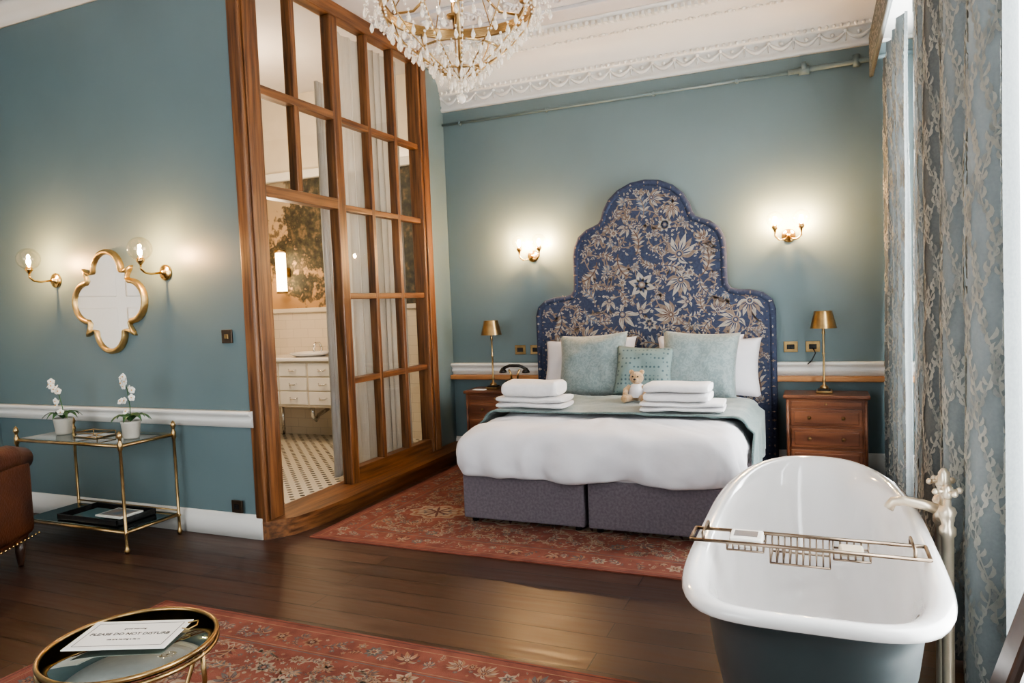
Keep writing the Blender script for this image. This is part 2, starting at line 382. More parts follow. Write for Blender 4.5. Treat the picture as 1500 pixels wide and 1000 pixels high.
b=MB('wall_pier',[teal]); b.box(XS-.16,XS+.02,6.02,YB,0,H,teal); b.done()
wins=[(-1.4,.5),(1.5,3.5),(4.35,6.05)]
b=MB('wall_right',[teal]); ys=[YF]
for a,c in wins: ys+= [a,c]
ys.append(YB)
for i in range(0,len(ys),2): b.box(XR,XR+.25,ys[i],ys[i+1],0,H,teal)
for a,c in wins: b.box(XR,XR+.25,a,c,0,.25,teal); b.box(XR,XR+.25,a,c,3.25,H,teal)
b.done()
def window(n,a,c,axis='x'):
    w=MB('window_%d'%n,[white,glass])
    def bx(y0,y1,z0,z1,d0,d1,m):
        if axis=='x': w.box(XR+d0,XR+d1,y0,y1,z0,z1,m)
        else: w.box(y0,y1,YF-d1,YF-d0,z0,z1,m)
    z0,z1=(.25,3.25) if axis=='x' else (.5,3.2)
    d=(.08,.14) if axis=='x' else (.03,.09)
    bx(a,a+.07,z0,z1,*d,white); bx(c-.07,c,z0,z1,*d,white); bx(a,c,z0,z0+.08,*d,white); bx(a,c,z1-.07,z1,*d,white)
    mid=(z0+z1)/2; bx(a,c,mid-.03,mid+.03,*d,white)
    for k in (1,2): y=a+(c-a)*k/3; bx(y-.015,y+.015,z0,z1,*d,white)
    bx(a+.02,c-.02,z0+.02,z1-.02,d[0]+.028,d[0]+.032,glass); w.done()
for i,(a,c) in enumerate(wins): window(i+1,a,c)
window(4,-4.6,-1.2,'y')  # unseen window added behind the camera to let in frontal light
# white panelled door in its opening in the left wall (seen in the mirror)
b=MB('door_1',[white,agedbrass]); dx0=XL-.07; b.box(dx0,dx0+.04,1.76,3.04,0.005,2.44,white,.004)
for y0,y1 in ((1.85,2.35),(2.45,2.95)):
    for z0,z1 in ((.2,.9),(1.0,1.6),(1.7,2.3)): b.box(dx0+.03,dx0+.05,y0,y1,z0,z1,white,.012)
b.sphere((dx0+.075,2.02,1.0),.028,agedbrass); b.done()
b=MB('trim_6',[white])
for y0,y1 in ((1.64,1.75),(3.05,3.16)): b.box(XL,XL+.03,y0,y1,0,2.58,white,.008)
b.box(XL,XL+.035,1.62,3.18,2.46,2.60,white,.008); b.done()
# bathroom shell
b=MB('floor_bathroom',[hexm]); b.box(XL,XS-.1,YM+.12,YB,0.0,.12,hexm); b.done()
b=MB('wall_bathroom_back',[tilew,mural,white]); b.box(XL,XS-.02,YB,YB+.12,0,1.5,tilew); b.box(XL,XS-.02,YB,YB+.12,1.5,2.95,mural); b.box(XL,XS-.02,YB,YB+.12,2.95,H,cream)
b.box(XL,XS-.16,YB-.03,YB,1.48,1.53,cream,.008); b.box(XL,XS-.16,YB-.06,YB,2.93,3.02,white,.01); b.done()
b=MB('wall_bathroom_left',[tilew,mural,white]); b.box(XL-.12,XL,YM+.12,YB,0,1.5,tilew); b.box(XL-.12,XL,YM+.12,YB,1.5,2.95,mural); b.box(XL-.12,XL,YM+.12,YB,2.95,H,cream); b.done()
def base_prof(y,s,h=.15,d=.022):
    return [(y,0),(y+s*d,0),(y+s*d,h*.72),(y+s*d*.75,h*.76),(y+s*d*.75,h*.84),(y+s*d*.35,h*.92),(y+s*d*.35,h),(y,h)]
def dado_prof(y,s,z0,h,d=.05):
    return [(y,z0),(y+s*d*.35,z0),(y+s*d*.35,z0+h*.2),(y+s*d*.6,z0+h*.28),(y+s*d*.6,z0+h*.45),(y+s*d*.45,z0+h*.55),(y+s*d*.75,z0+h*.72),(y+s*d,z0+h*.8),(y+s*d,z0+h*.94),(y+s*d*.8,z0+h),(y,z0+h)]
b=MB('baseboard_partition',[white]); b.extr_x(base_prof(YM,-1,.16),XL,XC+.06,white); b.done()
b=MB('baseboard_back',[white]); b.extr_x(base_prof(YB,-1,.17),XS+.02,XR,white); b.done()
b=MB('baseboard_left',[white]); b.extr_y([(XL+(YB-y),z) for y,z in base_prof(YB,-1,.15)],YF,1.62,white); b.done()
b=MB('trim_1',[white]); b.extr_x(dado_prof(YM,-1,.745,.11),XL,XC+.03,white); b.done()
b=MB('trim_2',[white,oakx]); b.extr_x(dado_prof(YB,-1,.80,.115,.06),XS+.02,XR,white); b.box(XS+.02,XR,YB-.085,YB,.755,.80,oakx,.008); b.done()
# ---- cornice on the back wall
b=MB('trim_3',[white]); X0,X1=XS+.02,XR
prof=[(YB,3.40),(YB-.03,3.40),(YB-.04,3.42),(YB-.02,3.44),(YB-.02,3.545),(YB-.045,3.55),(YB-.06,3.565),(YB-.05,3.58)]
for k in range(9):
    t=k/8*pi/2; prof.append((YB-.07-.33*(1-cos(t)),3.59+.19*sin(t)))
prof+=[(YB-.43,3.79),(YB-.44,3.81),(YB-.47,3.82),(YB-.50,3.84),(YB-.50,H),(YB,H)]
b.extr_x(prof,X0,X1,white)
nsw=22; sw=(X1-X0)/nsw
for i in range(nsw):
    xa=X0+i*sw
    pts=[(xa+sw*t,YB-.030,3.532-.062*sin(pi*t)) for t in [k/10 for k in range(11)]]
    b.tube(pts,[.006+.011*sin(pi*k/10) for k in range(11)],white,6)
    b.sphere((xa,YB-.032,3.53),.017,white,seg=8,rings=6); b.tube([(xa,YB-.03,3.52),(xa,YB-.03,3.455)],[.010,.005],white,6)
    b.sphere((xa+sw/2,YB-.032,3.51),.016,white,seg=8,rings=6)
nd=80
for i in range(nd):
    x=X0+(X1-X0)*(i+.5)/nd; b.sphere((x,YB-.058,3.572),.019,white,(.75,.9,.8),8,6)
    b.box(x-.013,x+.013,YB-.485,YB-.43,3.785,3.818,white)
for i in range(40):
    x=X0+(X1-X0)*(i+.5)/40; t=1.15; yy=YB-.07-.33*(1-cos(t)); zz=3.59+.19*sin(t)
    for dx,r in ((0,.026),(-.03,.018),(.03,.018)): b.sphere((x+dx,yy,zz-.006*abs(dx)*30),r,white,(.8,1.2,.45),8,6)
b.done()
b=MB('trim_4',[ceilm])
for yy,w in ((5.62,.02),(5.18,.02)): b.box(X0,X1,yy-w,yy+w,H-.03,H,ceilm,.006)
for i in range(34):
    x=X0+(X1-X0)*(i+.5)/34
    for k in range(6):
        a=k*pi/3; b.sphere((x+.035*cos(a),5.4+.035*sin(a),H),.024,ceilm,(1,1,1),8,6)
    b.sphere((x,5.4,H),.018,ceilm,(1,1,1.3),8,6)
    b.tube([(x+.06*cos(t)*(1-.5*t/6),5.4+.11*sin(t)*(1-.3*t/6),H-.004) for t in [q*.5 for q in range(13)]],.013,ceilm,6)
b.done()
b=MB('trim_5',[white])
p5=[(YM,H-.12),(YM-.02,H-.12),(YM-.03,H-.09),(YM-.06,H-.06),(YM-.11,H-.035),(YM-.12,H),(YM,H)]
b.extr_x(p5,XL,-4.6,white); b.done()
b=MB('wall_pipe',[teal]); b.cyl((XS+.03,YB-.035,3.27),(.1,YB-.035,3.27),.013,teal); b.cyl((-.2,YB-.04,3.27),(XR-.01,YB-.04,3.29),.021,teal)
for x in (-3.2,-2.3,-1.3,-.6): b.box(x-.012,x+.012,YB-.05,YB,3.252,3.288,teal,.006)
b.cyl((-.12,YB-.04,3.27),(-.04,YB-.04,3.27),.034,teal); b.cyl((-.08,YB-.06,3.27),(-.08,YB-.06,3.33),.02,teal)
b.cyl((.3,YB-.04,3.24),(.3,YB-.04,3.33),.026,teal); b.done()

# ================================================================== OAK SCREEN
e=empty('oak_glazed_screen')
b=MB('frame',[oak,oak_h]); xa,xb=XS-.05,XS+.04
def post(y0,y1,z0=.12,z1=H,d=0): b.box(xa-d,xb+d,y0,y1,z0,z1,oak,.008)
def rail(y0,y1,z0,z1,d=0): b.box(xa-d+.002,xb+d-.002,y0,y1,z0,z1,oak_h,.006)
b.box(XC,XS+.06,YM-.012,3.80,0,H,oak,.012)
b.box(XS+.06,XS+.074,3.65,3.77,.13,H-.02,oak,.004)
post(5.86,6.02,.1,H,.02); b.box(xb+.02,xb+.035,5.89,5.99,.13,H,oak,.005); rail(3.80,5.86,3.74,H,.01)
post(4.60,4.70,.12,3.74)
rail(3.80,4.60,2.27,2.35,.005); rail(3.80,4.60,2.95,3.01)
b.box(xa+.01,xb-.005,4.15,4.205,2.35,3.74,oak,.006)
cols=[4.70,5.065,5.11,5.46,5.505,5.86]
for y0,y1 in ((5.065,5.11),(5.46,5.505)): b.box(xa+.01,xb-.005,y0,y1,.2,3.74,oak,.006)
rows=[.20,.93,1.60,2.29,2.97]
for z in rows[1:]: rail(4.70,5.86,z-.024,z+.024,-.006)
rail(4.70,5.86,.12,.24,.0)
b.done(e)
b=MB('plinth',[oak_h])
pl=[(XS-.12,YM+.10),(XC,YM+.10),(XC,YM-.013),(-3.37,YM-.013),(-3.26,YM+.14),(-3.22,YM+.35),(-3.20,YM+.6),(-3.20,YB-.02),(XS-.12,YB-.02)]
b.prism(pl,lambda x,y,d:Vector((x,y,d)),0,.085,oak_h)
b.prism([(x+ (.012 if x>-3.4 else 0),y) for x,y in pl],lambda x,y,d:Vector((x,y,d)),.085,.122,oak_h); b.done(e)
b=MB('panes',[glass]); zz=[.24]+rows[1:]+[3.74]
def pane(y0,y1,z0,z1): b.add([(XS,y0,z0),(XS,y1,z0),(XS,y1,z1),(XS,y0,z1)],[(0,1,2,3)],glass)
for i in range(3):
    for j in range(5): pane(cols[2*i],cols[2*i+1],zz[j],zz[j+1])
for y0,y1 in ((3.80,4.15),(4.205,4.60)):
    for z0,z1 in ((2.35,2.95),(3.01,3.74)): pane(y0,y1,z0,z1)
b.done(e)
shm=sheer('bathroom_sheer',(.44,.445,.44),.12,.35)
def curtain(name,x,y0,y1,z0,z1,amp,nf,mat,seed=0,n=None,irr=1.0,leaves=False):
    n=n or nf*16; nv=26; rng=random.Random(seed); ph=[rng.uniform(0,6.28) for _ in range(6)]
    vs=[];us=[]; L=0; prev=None
    def pos(t,h):
        y=y0+(y1-y0)*t
        a=2*pi*nf*t+ irr*(.9*sin(2*pi*t*1.3+ph[0])+.5*sin(2*pi*t*2.7+ph[1]))
        k=amp*(.85+.3*sin(2*pi*t*1.7+ph[2]))*(1-.3*h)
        dx=k*sin(a+.25*sin(3*h+ph[3]))+.012*noise.noise(Vector((t*8,h*3,seed)))
        return Vector((x+dx,y+ k*.45*sin(2*a+ph[4]),z0+(z1-z0)*h))
    for i in range(n):
        p=pos(i/(n-1),.5)
        if prev is not None: L+=(p-prev).length
        prev=p; us.append(L)
    b=MB(name,[mat])
    for j in range(nv):
        for i in range(n): vs.append(pos(i/(n-1),j/(nv-1)))
    b.add(vs,[(j*n+i,j*n+i+1,(j+1)*n+i+1,(j+1)*n+i) for j in range(nv-1) for i in range(n-1)],mat,True)
    if leaves:
        import bisect
        def S(s_,z,off):
            s_=min(max(s_,0.0),L-1e-5); i=min(n-2,max(0,bisect.bisect_right(us,s_)-1)); t=(i+(s_-us[i])/(us[i+1]-us[i]+1e-9))/(n-1); h=min(1,max(0,(z-z0)/(z1-z0)))
            p=pos(t,h); d=pos(min(1,t+.002),h)-pos(max(0,t-.002),h)
            nn=Vector((-d.y,d.x,0)); nn.normalize()
            return p+nn*off
        def band(ctr,wid,mat_,off):
            V=[];F=[]
            for i,(a_,c_) in enumerate(ctr):
                q0=ctr[max(i-1,0)];q1=ctr[min(i+1,len(ctr)-1)]; dx,dy=q1[0]-q0[0],q1[1]-q0[1]; l=math.hypot(dx,dy) or 1
                V+=[S(a_-dy/l*wid[i],c_+dx/l*wid[i],off),S(a_+dy/l*wid[i],c_-dx/l*wid[i],off)]
                if i: F.append((2*i-2,2*i-1,2*i+1,2*i))
            b.add(V,F,mat_,False)
        sp=.056; ns=int(L/sp)+1
        for q in range(ns):
            s0=q*sp+.02; phq=q*2.2+rng.uniform(-.5,.5); z=z0+.02
            stem=[];zz_=z
            while zz_<z1-.03: stem.append((s0+.022*sin(zz_*17+phq),zz_)); zz_+=.025
            band(stem,[.0022]*len(stem),leafm,.0045)
            zz_=z+rng.uniform(0,.03); sd=1
            while zz_<z1-.08:
                c0=s0+.022*sin(zz_*17+phq); sd=-sd; L_=rng.uniform(.034,.050); g=pi/2-sd*rng.uniform(.4,1.1); W=rng.uniform(.0048,.0068)
                ctr=[];px,pz,gg=c0,zz_,g
                for k in range(5): ctr.append((px,pz)); px+=cos(gg)*L_/4; pz+=sin(gg)*L_/4; gg+=sd*.36
                band(ctr,[.001,W*.85,W,W*.7,.0006],leafm if rng.random()<.65 else leafd,.0055)
                zz_+=rng.uniform(.013,.019)
    return b.done(fixn=False)
curtain('voile_curtain',XS-.20,4.88,5.95,.14,3.78,.035,9,shm,4)
curtain('voile_curtain',XS-.20,4.70,4.82,.14,3.3,.03,3,shm,5)
# ================================================================== BATHROOM FITTINGS
b=MB('vanity_unit',[cream,chrome]); vx0,vx1=-5.60,-4.45
b.box(vx0,vx1,5.92,6.38,.50,.98,cream,.008); b.box(vx0-.02,vx1+.02,5.88,6.39,.98,1.02,enamel,.01)
for x in (vx0+.04,vx1-.04):
    for y in (5.96,6.34): b.cyl((x,y,.12),(x,y,.5),.02,chrome)
for i in range(3):
    for j in range(3):
        x0=vx0+.02+i*.375; z0=.53+j*.147
        b.box(x0,x0+.35,5.905,5.925,z0,z0+.135,white,.006)
        b.tube([(x0+.13,5.905,z0+.075),(x0+.15,5.885,z0+.06),(x0+.21,5.885,z0+.06),(x0+.23,5.905,z0+.075)],.007,chrome,6)
b.lathe([(.0,0),(.12,.0),(.2,.03),(.22,.05),(.21,.05),(.15,.02),(0,.01)],enamel,T(-4.95,6.12,1.01))
for dx in (-.1,0,.1): b.cyl((-4.95+dx,6.3,1.02),(-4.95+dx,6.3,1.10),.014,chrome)
b.tube([(-4.95,6.3,1.1),(-4.95,6.27,1.15),(-4.95,6.2,1.15),(-4.95,6.17,1.1)],.012,chrome)
b.tube([(-4.95,6.1,.5),(-4.95,6.1,.38),(-4.95,6.15,.33),(-4.95,6.2,.38),(-4.95,6.36,.42)],.022,chrome)
b.done()
lampsh=EM('lantern_glow',(1,.74,.42),9)
b=MB('bathroom_wall_lamp',[lampsh,agedbrass]); b.cyl((-5.42,6.28,1.72),(-5.42,6.28,2.14),.055,lampsh,16)
for z in (1.7,2.15): b.lathe([(0,0),(.06,0),(.06,.02),(0,.02)],agedbrass,T(-5.42,6.28,z))
b.box(-5.45,-5.39,6.3,6.4,1.88,1.98,agedbrass,.01); b.done()
b=MB('bathroom_pendant',[lampsh,agedbrass]); px,py=-4.80,5.0
b.cyl((px,py,2.62),(px,py,3.0),.085,lampsh,20)
for z in (2.60,3.0): b.lathe([(0,0),(.092,0),(.092,.02),(0,.02)],agedbrass,T(px,py,z))
for k in range(8): a=k*pi/4; b.cyl((px+.089*cos(a),py+.089*sin(a),2.6),(px+.089*cos(a),py+.089*sin(a),3.02),.004,agedbrass,6)
b.cyl((px,py,3.0),(px,py,H),.006,agedbrass,6); b.done()

# ================================================================== WALL LIGHTS
def sconce(name,x,y,z,double):
    b=MB(name,[brass,globe,bulb])
    R=T(x,y,z)@Matrix.Rotation(pi/2,4,'X')
    b.lathe([(0,0),(.055,0),(.055,.012),(.045,.018),(.02,.024),(.016,.04),(0,.042)],brass,R)
    if double: arms=[[(0,-.03,0),(sx*.03,-.07,-.03),(sx*.07,-.10,-.035),(sx*.10,-.11,-.005),(sx*.10,-.11,.04)] for sx in (-1,1)]
    else: arms=[[(0,-.03,0),(0,-.12,-.012),(0,-.17,-.005),(0,-.20,.02),(0,-.20,.05)]]
    rg=.066 if double else .078
    for a in arms:
        b.tube([(x+p[0],y+p[1],z+p[2]) for p in a],.0075,brass,10)
        ex,ey,ez=a[-1]; mx=T(x+ex,y+ey,z+ez)
        b.lathe([(0,0),(.012,0),(.018,.012),(.026,.02),(.026,.035),(.02,.04),(.012,.055),(0,.056)],brass,mx,16)
        b.sphere((x+ex,y+ey,z+ez+.08),.018,bulb if double else bulbf,(.8,.8,1.3),12,8)
        b.sphere((x+ex,y+ey,z+ez+.04+rg*.8),rg,globe,seg=24,rings=16)
    b.done(fixn=True)
sconce('wall_sconce',-5.26,YM,1.80,False); sconce('wall_sconce',-4.13,YM,1.80,False)
sconce('wall_sconce',-2.49,YB,1.93,True); sconce('wall_sconce',-.22,YB,1.96,True)
# ================================================================== MIRROR (quatrefoil)
def quatre(g=0,n=12):
    pts=[]; c,r,k_=.215,.16-g,.248-g*1.1
    for q in range(4):
        a0=q*pi/2; R=Matrix.Rotation(a0,2)
        loc=[(c+r*cos(t),r*sin(t)) for t in [-pi/2*1.0+pi*k/n for k in range(n+1)]]
        j=[(c-.012,r+.012),(k_-.012,k_-.030),(k_,k_),(k_-.030,k_-.012),(r+.012,c-.012)]
        for x,y in loc+j:
            v=R@Vector((x,y)); pts.append((v.x,v.y))
    return pts
mcx,mcz=-4.69,1.62
b=MB('quatrefoil_mirror',[goldm,mirror])
outer=[(mcx+x,mcz+z) for x,z in quatre(0)]; inner=[(mcx+x,mcz+z) for x,z in quatre(.035)]
n=len(outer)
b.add([(x,YM-.022,z) for x,z in inner]+[(mcx,YM-.022,mcz)],[(k,(k+1)%n,n) for k in range(n)],mirror)
b.add([(x,YM-.003,z) for x,z in outer]+[(x,YM-.030,z) for x,z in outer]+[(x*.5+x2*.5,YM-.045,z*.5+z2*.5) for (x,z),(x2,z2) in zip(outer,inner)]+[(x,YM-.034,z) for x,z in inner]+[(x,YM-.021,z) for x,z in inner],
  [(L*n+k,L*n+(k+1)%n,(L+1)*n+(k+1)%n,(L+1)*n+k) for L in range(4) for k in range(n)],goldm,True)
b.done(fixn=False)
b=MB('light_switch',[plate]); b.box(-3.655,-3.565,YM-.012,YM,1.305,1.395,plate,.004); b.box(-3.625,-3.595,YM-.018,YM-.01,1.335,1.365,agedbrass,.002); b.done()
b=MB('floor_socket',[plate]); b.box(-3.635,-3.545,YM-.034,YM-.02,.17,.255,plate,.004); b.box(-3.61,-3.57,YM-.04,YM-.03,.195,.23,black,.002); b.done()
b=MB('wall_socket',[brass])
for x in (-.22,-.05): b.box(x-.055,x+.055,YB-.012,YB,.995,1.085,agedbrass,.004); b.box(x-.03,x+.03,YB-.022,YB-.01,1.02,1.06,black,.004)
b.tube([(-.05,YB-.025,1.03),(-.03,YB-.06,.99),(-.06,YB-.09,.93),(-.09,YB-.075,.90)],.005,black,6); b.done()
b=MB('wall_socket',[brass])
for x in (-2.66,-2.50): b.box(x-.055,x+.055,YB-.012,YB,.995,1.085,agedbrass,.004); b.box(x-.03,x+.03,YB-.022,YB-.01,1.02,1.06,black,.004)
b.done()
# ================================================================== RUGS
def rug(name,x0,x1,y0,y1,seed):
    b=MB(name,[r_red]); rng=random.Random(seed)
    b.box(x0,x1,y0,y1,0.001,.009,r_red)
    fn=lambda x,y,l:Vector((x,y,.0094+.0003*l))
    P=[]
    def rect(a,c,d,e_,m,l): P.append(([(a,d),(c,d),(c,e_),(a,e_)],m,l))
    for ins,w,m in ((.012,.008,r_dark),(.05,.006,r_gold),(.21,.006,r_gold),(.225,.006,r_slate)):
        rect(x0+ins,x1-ins,y0+ins,y0+ins+w,m,0); rect(x0+ins,x1-ins,y1-ins-w,y1-ins,m,0); rect(x0+ins,x0+ins+w,y0+ins,y1-ins,m,0); rect(x1-ins-w,x1-ins,y0+ins,y1-ins,m,0)
    cols=[(r_beige,r_slate,r_red),(r_gold,r_dark,r_beige),(r_beige,r_gold,r_dark),(r_slate,r_beige,r_red),(r_gold,r_slate,r_beige),(r_slate,r_gold,r_dark)]
    meds=[]
    nx=max(1,int((x1-x0-.5)/.62)); ny=max(1,int((y1-y0-.6)/.55))
    for i in range(nx):
        for j in range(ny):
            cx=x0+.42+(x1-x0-.84)*(i+.5+(.25 if j%2 else -.25))/nx; cy=y0+.35+(y1-y0-.7)*(j+.5)/ny
            meds.append((cx,cy)); s_=1.05
            for (ra,rb,m,l) in ((.20,.14,r_beige,0),(.175,.12,r_gold,1),(.15,.10,r_beige,2),(.10,.07,r_slate,3)):
                P.append(([(cx+ra*s_*cos(t)*(1+.12*cos(8*t)),cy+rb*s_*sin(t)*(1+.12*cos(8*t))) for t in [2*pi*k/48 for k in range(48)]],m,l))
            for k in range(8): P.append((leaf2(cx,cy,2*pi*k/8,.11,.045),r_beige,4)); P.append((leaf2(cx,cy,2*pi*k/8+.39,.14,.02),r_dark,5))
            for k in range(12): P.append((disc2(cx+.165*cos(k*pi/6),cy+.115*sin(k*pi/6),.012,8),r_red,4))
            P.append((disc2(cx,cy,.025),r_dark,6))
    ins=lambda x,y,r: x0+.25+r*.5<x<x1-.25-r*.5 and y0+.25+r*.5<y<y1-.25-r*.5 and all(((x-c)/.21)**2+((y-d)/.16)**2>1.15+r*5 for c,d in meds)
    A=(x1-x0)*(y1-y0)
    P+=fill_pattern(ins,x0+.2,x1-.2,y0+.2,y1-.2,[(.04,.06,int(16*A)),(.024,.034,int(60*A)),(.011,.017,int(210*A))],rng,cols,.0235,vine=(r_beige,.003),tries=6000)
    bi=lambda x,y,r: (x0+.065+r<x<x1-.065-r and y0+.065+r<y<y1-.065-r) and not (x0+.20-r<x<x1-.20+r and y0+.20-r<y<y1-.20+r)
    P+=fill_pattern(bi,x0,x1,y0,y1,[(.045,.055,60),(.026,.032,160),(.01,.016,500)],rng,cols,.025,vine=None,tries=7000)
    stamp(b,P,fn); b.done(fixn=False)
rug('bedside_rug',-3.12,.02,3.74,5.95,11); rug('lounge_rug',-3.18,-.42,.55,2.66,12)
# ================================================================== BED
bcx=-1.38
e=empty('double_bed')
prof=[(1.03,.02),(1.03,1.36),(1.01,1.43),(.95,1.48),(.86,1.505),(.76,1.51),(.69,1.53),(.655,1.58),(.65,1.64),(.65,1.89),(.64,1.97),(.60,2.05),(.53,2.105),(.46,2.13),(.41,2.155),(.38,2.20),(.36,2.27),(.31,2.36),(.23,2.43),(.12,2.48),(0,2.495)]
outl=[(bcx+x,z) for x,z in prof]+[(bcx-x,z) for x,z in prof[-2::-1]]
b=MB('headboard',[navy,f_cream,f_tan,f_blue,brass])
b.prism(outl,lambda x,z,d:Vector((x,d,z)),6.26,6.385,navy)
def hw(z):
    best=0
    for (a,za),(c,zc) in zip(prof[:-1],prof[1:]):
        if za<=z<=zc: best=a+(c-a)*((z-za)/max(1e-6,zc-za)); break
    return best
b.tube([(x,6.275,z) for x,z in outl],.028,navy,10)
edge=[]
for (x,z),(x2,z2) in zip(outl[:-1],outl[1:]):
    d=math.hypot(x2-x,z2-z); k=max(1,int(d/.07))
    for q in range(k): edge.append((x+(x2-x)*q/k,z+(z2-z)*q/k))
rng=random.Random(5)
for x,z in edge:
    b.sphere((x,6.272,z),.0285,rng.choice((f_cream,f_tan,f_tan,f_blue)),(.35+.5*rng.random(),1.02,.35+.5*rng.random()),8,6)
    sx=bcx+(x-bcx)*.958; b.sphere((sx,6.2555,.02+(z-.02)*.989),.006,f_tan,(1,.6,1),6,4)
rng=random.Random(27)
hcols=[(f_cream,f_tan,navy),(f_cream,f_blue,f_tan),(f_tan,f_cream,navy),(f_cream,f_tan,navy),(f_cream,navy,f_tan),(f_tan,f_cream,f_rust),(f_cream,f_tan,f_rust)]
hin=lambda x,z,r:(abs(x)+r*.75<hw(z+r*.7)-.04) and z+r<2.46 and z>.6
full=fill_pattern(hin,-1.03,1.03,.55,2.5,[(.095,.125,24),(.06,.08,46),(.034,.046,110),(.013,.022,360)],rng,hcols,.03,vine=(f_tan,.0045),tries=9000,pack=.88,mode=(.10,.50))
stamp(b,full,lambda x,z,l:Vector((bcx+x,6.2588-.0006*l,z)))
b.done(e,fixn=False)
b=MB('divan_base',[divan,black])
for sx in (-1,1):
    x0=bcx+(.012 if sx>0 else -.875); x1=bcx+(.875 if sx>0 else -.012)
    b.box(x0,x1,4.30,6.22,.045,.36,divan,.012)
    for x in (x0+.06,x1-.06):
        for y in (4.36,5.2,6.1): b.cyl((x,y,.0135),(x,y,.05),.022,black)
b.box(bcx-.88,bcx+.88,4.29,6.23,.34,.60,bedwhite,.05,4)
b.done(e)
b=MB('duvet',[bedwhite]); cy=(4.27+6.20)/2; hx,hy=.90,.965
rings=[(-.86,.0,.655),(-.6,0,.66),(-.4,0,.662),(-.25,0,.665),(-.14,0,.663),(-.07,0,.652),(-.02,.08,.63),(.015,.25,.59),(.033,.45,.55),(.044,.6,.51),(.050,.72,.48),(.052,.82,.45),(.050,.9,.42),(.044,.95,.395),(.034,1,.37),(.015,1,.352),(-.01,.8,.40)]
vs=[];NN=None
def crease(x,y,z):
    v=0
    for f_,a_ in ((5,.5),(10,.3),(18,.2)):
        v+=a_*(1-2*abs(noise.noise(Vector((x*f_+y*2,y*f_,z*f_*.45+f_)))))
    return v-.7
for o_,fo,z in rings:
    c=rr(hx+o_,hy+o_,.13,8,34); NN=len(c)
    for k,(x,y) in enumerate(c):
        nx,ny=x/hx,y/hy
        nz=noise.noise(Vector((x*5,y*5,z*2)))*.022+noise.noise(Vector((x*13,y*13,z*3)))*.010
        per=(x-y)*9
        fold=fo*(.040*noise.noise(Vector((x*6,y*6,.3)))+.016*sin(per*2.3+3*noise.noise(Vector((x*2,y*2,0))))+.080*crease(x,y,z))
        dx=(1 if abs(nx)>=abs(ny)*.98 else 0)*(1 if x>0 else -1); dy=(1 if abs(ny)>=abs(nx)*.98 else 0)*(1 if y>0 else -1)
        zz_=z+ (nz+.014*crease(x,y,1) if fo<.1 else 0)+ (fo*.035*noise.noise(Vector((x*2.2,y*2.2,7))) )
        if y<0 and fo>0: zz_-=.02*fo*sin((x+.9)*1.75)
        vs.append((bcx+x+dx*fold,cy+min(y+dy*fold,hy),zz_))
fs=[(i*NN+k,i*NN+(k+1)%NN,(i+1)*NN+(k+1)%NN,(i+1)*NN+k) for i in range(len(rings)-1) for k in range(NN)]+[tuple(range(NN))]
b.add(vs,fs,bedwhite,True); duv=b.done(e,subsurf=1)
b=MB('bed_runner',[runner])
def rfn(u,v):
    y=4.86+.86*v-.10*(abs(u-.5)*2)**3*(1-v)
    a=(u-.5)*2; L=1.27*a; half_=.93; R=.09
    if abs(L)<half_-R: x=L; z=.688
    elif abs(L)<half_-R+R*pi/2:
        t=(abs(L)-(half_-R))/R; x=(half_-R+R*sin(t))*(1 if L>0 else -1); z=.688-R*(1-cos(t))
    else:
        d=abs(L)-(half_-R+R*pi/2); x=(half_+.036+.012*sin(y*22)*min(1,d*8))*(1 if L>0 else -1); z=.688-R-d
    z+=.012*noise.noise(Vector((x*5,y*5,2)))+.006*noise.noise(Vector((x*12,y*12,2)))
    return Vector((bcx+x+(.014 if x>0 else -.014),y,z))
b.grid(90,24,rfn,runner); ro=b.done(e,fixn=False)
md=ro.modifiers.new('t','SOLIDIFY'); md.thickness=.012; md.offset=1
b=MB('pillows',[bedwhite,cush,cush2])
def pil(x,y,z,w,h,t,m,tilt,rz=0,seed=0,roll=0):
    b.pillow(w,h,t,m,T(x,y,z)@Matrix.Rotation(radians(rz),4,'Z')@Matrix.Rotation(radians(tilt),4,'X')@Matrix.Rotation(radians(roll),4,'Z'),seed)
pil(bcx-.56,6.10,.90,.74,.50,.17,bedwhite,72,0,1); pil(bcx+.58,6.10,.90,.74,.50,.17,bedwhite,72,0,2)
pil(bcx-.45,6.14,.93,.72,.48,.12,bedwhite,76,0,3); pil(bcx+.45,6.14,.93,.72,.48,.12,bedwhite,76,0,9)
pil(bcx-.42,5.92,.93,.62,.58,.18,cush,70,-3,4,3); pil(bcx+.48,5.92,.93,.62,.58,.18,cush,70,3,5,-3)
pil(bcx+.05,5.83,.89,.50,.44,.15,cush2,68,2,6,-3)
b.done(e,merge=True)
def towels(x,y,z0,spec):
    b=MB('folded_towels',[towel])
    z=z0
    for w,d,h,dx,layers,rz in spec:
        lh=h/layers
        for L in range(layers):
            def fn(u,v,L=L,z=z,lh=lh):
                a=2*pi*u; ce=cos(a);se=sin(a)
                yy=d/2*math.copysign(abs(ce)**.45,ce)*(1-.01*L); zz=lh/2*1.04*math.copysign(abs(se)**.75,se)
                xx=(v-.5)*w
                ed=min(1,min(v,1-v)*40+.75)
                nz=noise.noise(Vector((xx*6,yy*6,L+z*9)))*.008
                return Vector((xx+dx,yy*ed**.3,z+lh*(L+.5)+zz*ed+nz))
            mx=T(x,y,0)@Matrix.Rotation(radians(rz),4,'Z')
            b.grid(28,24,fn,towel,True,mx,closeu=True)
            for v in (0,1):
                ring=[fn(i/28,v) for i in range(28)]; b.add(ring,[tuple(range(28))],towel,False,mx)
        z+=h
    b.done()
towels(-1.995,5.04,.706,[(.53,.30,.085,0,2,-2),(.435,.29,.11,.0,1,2)])
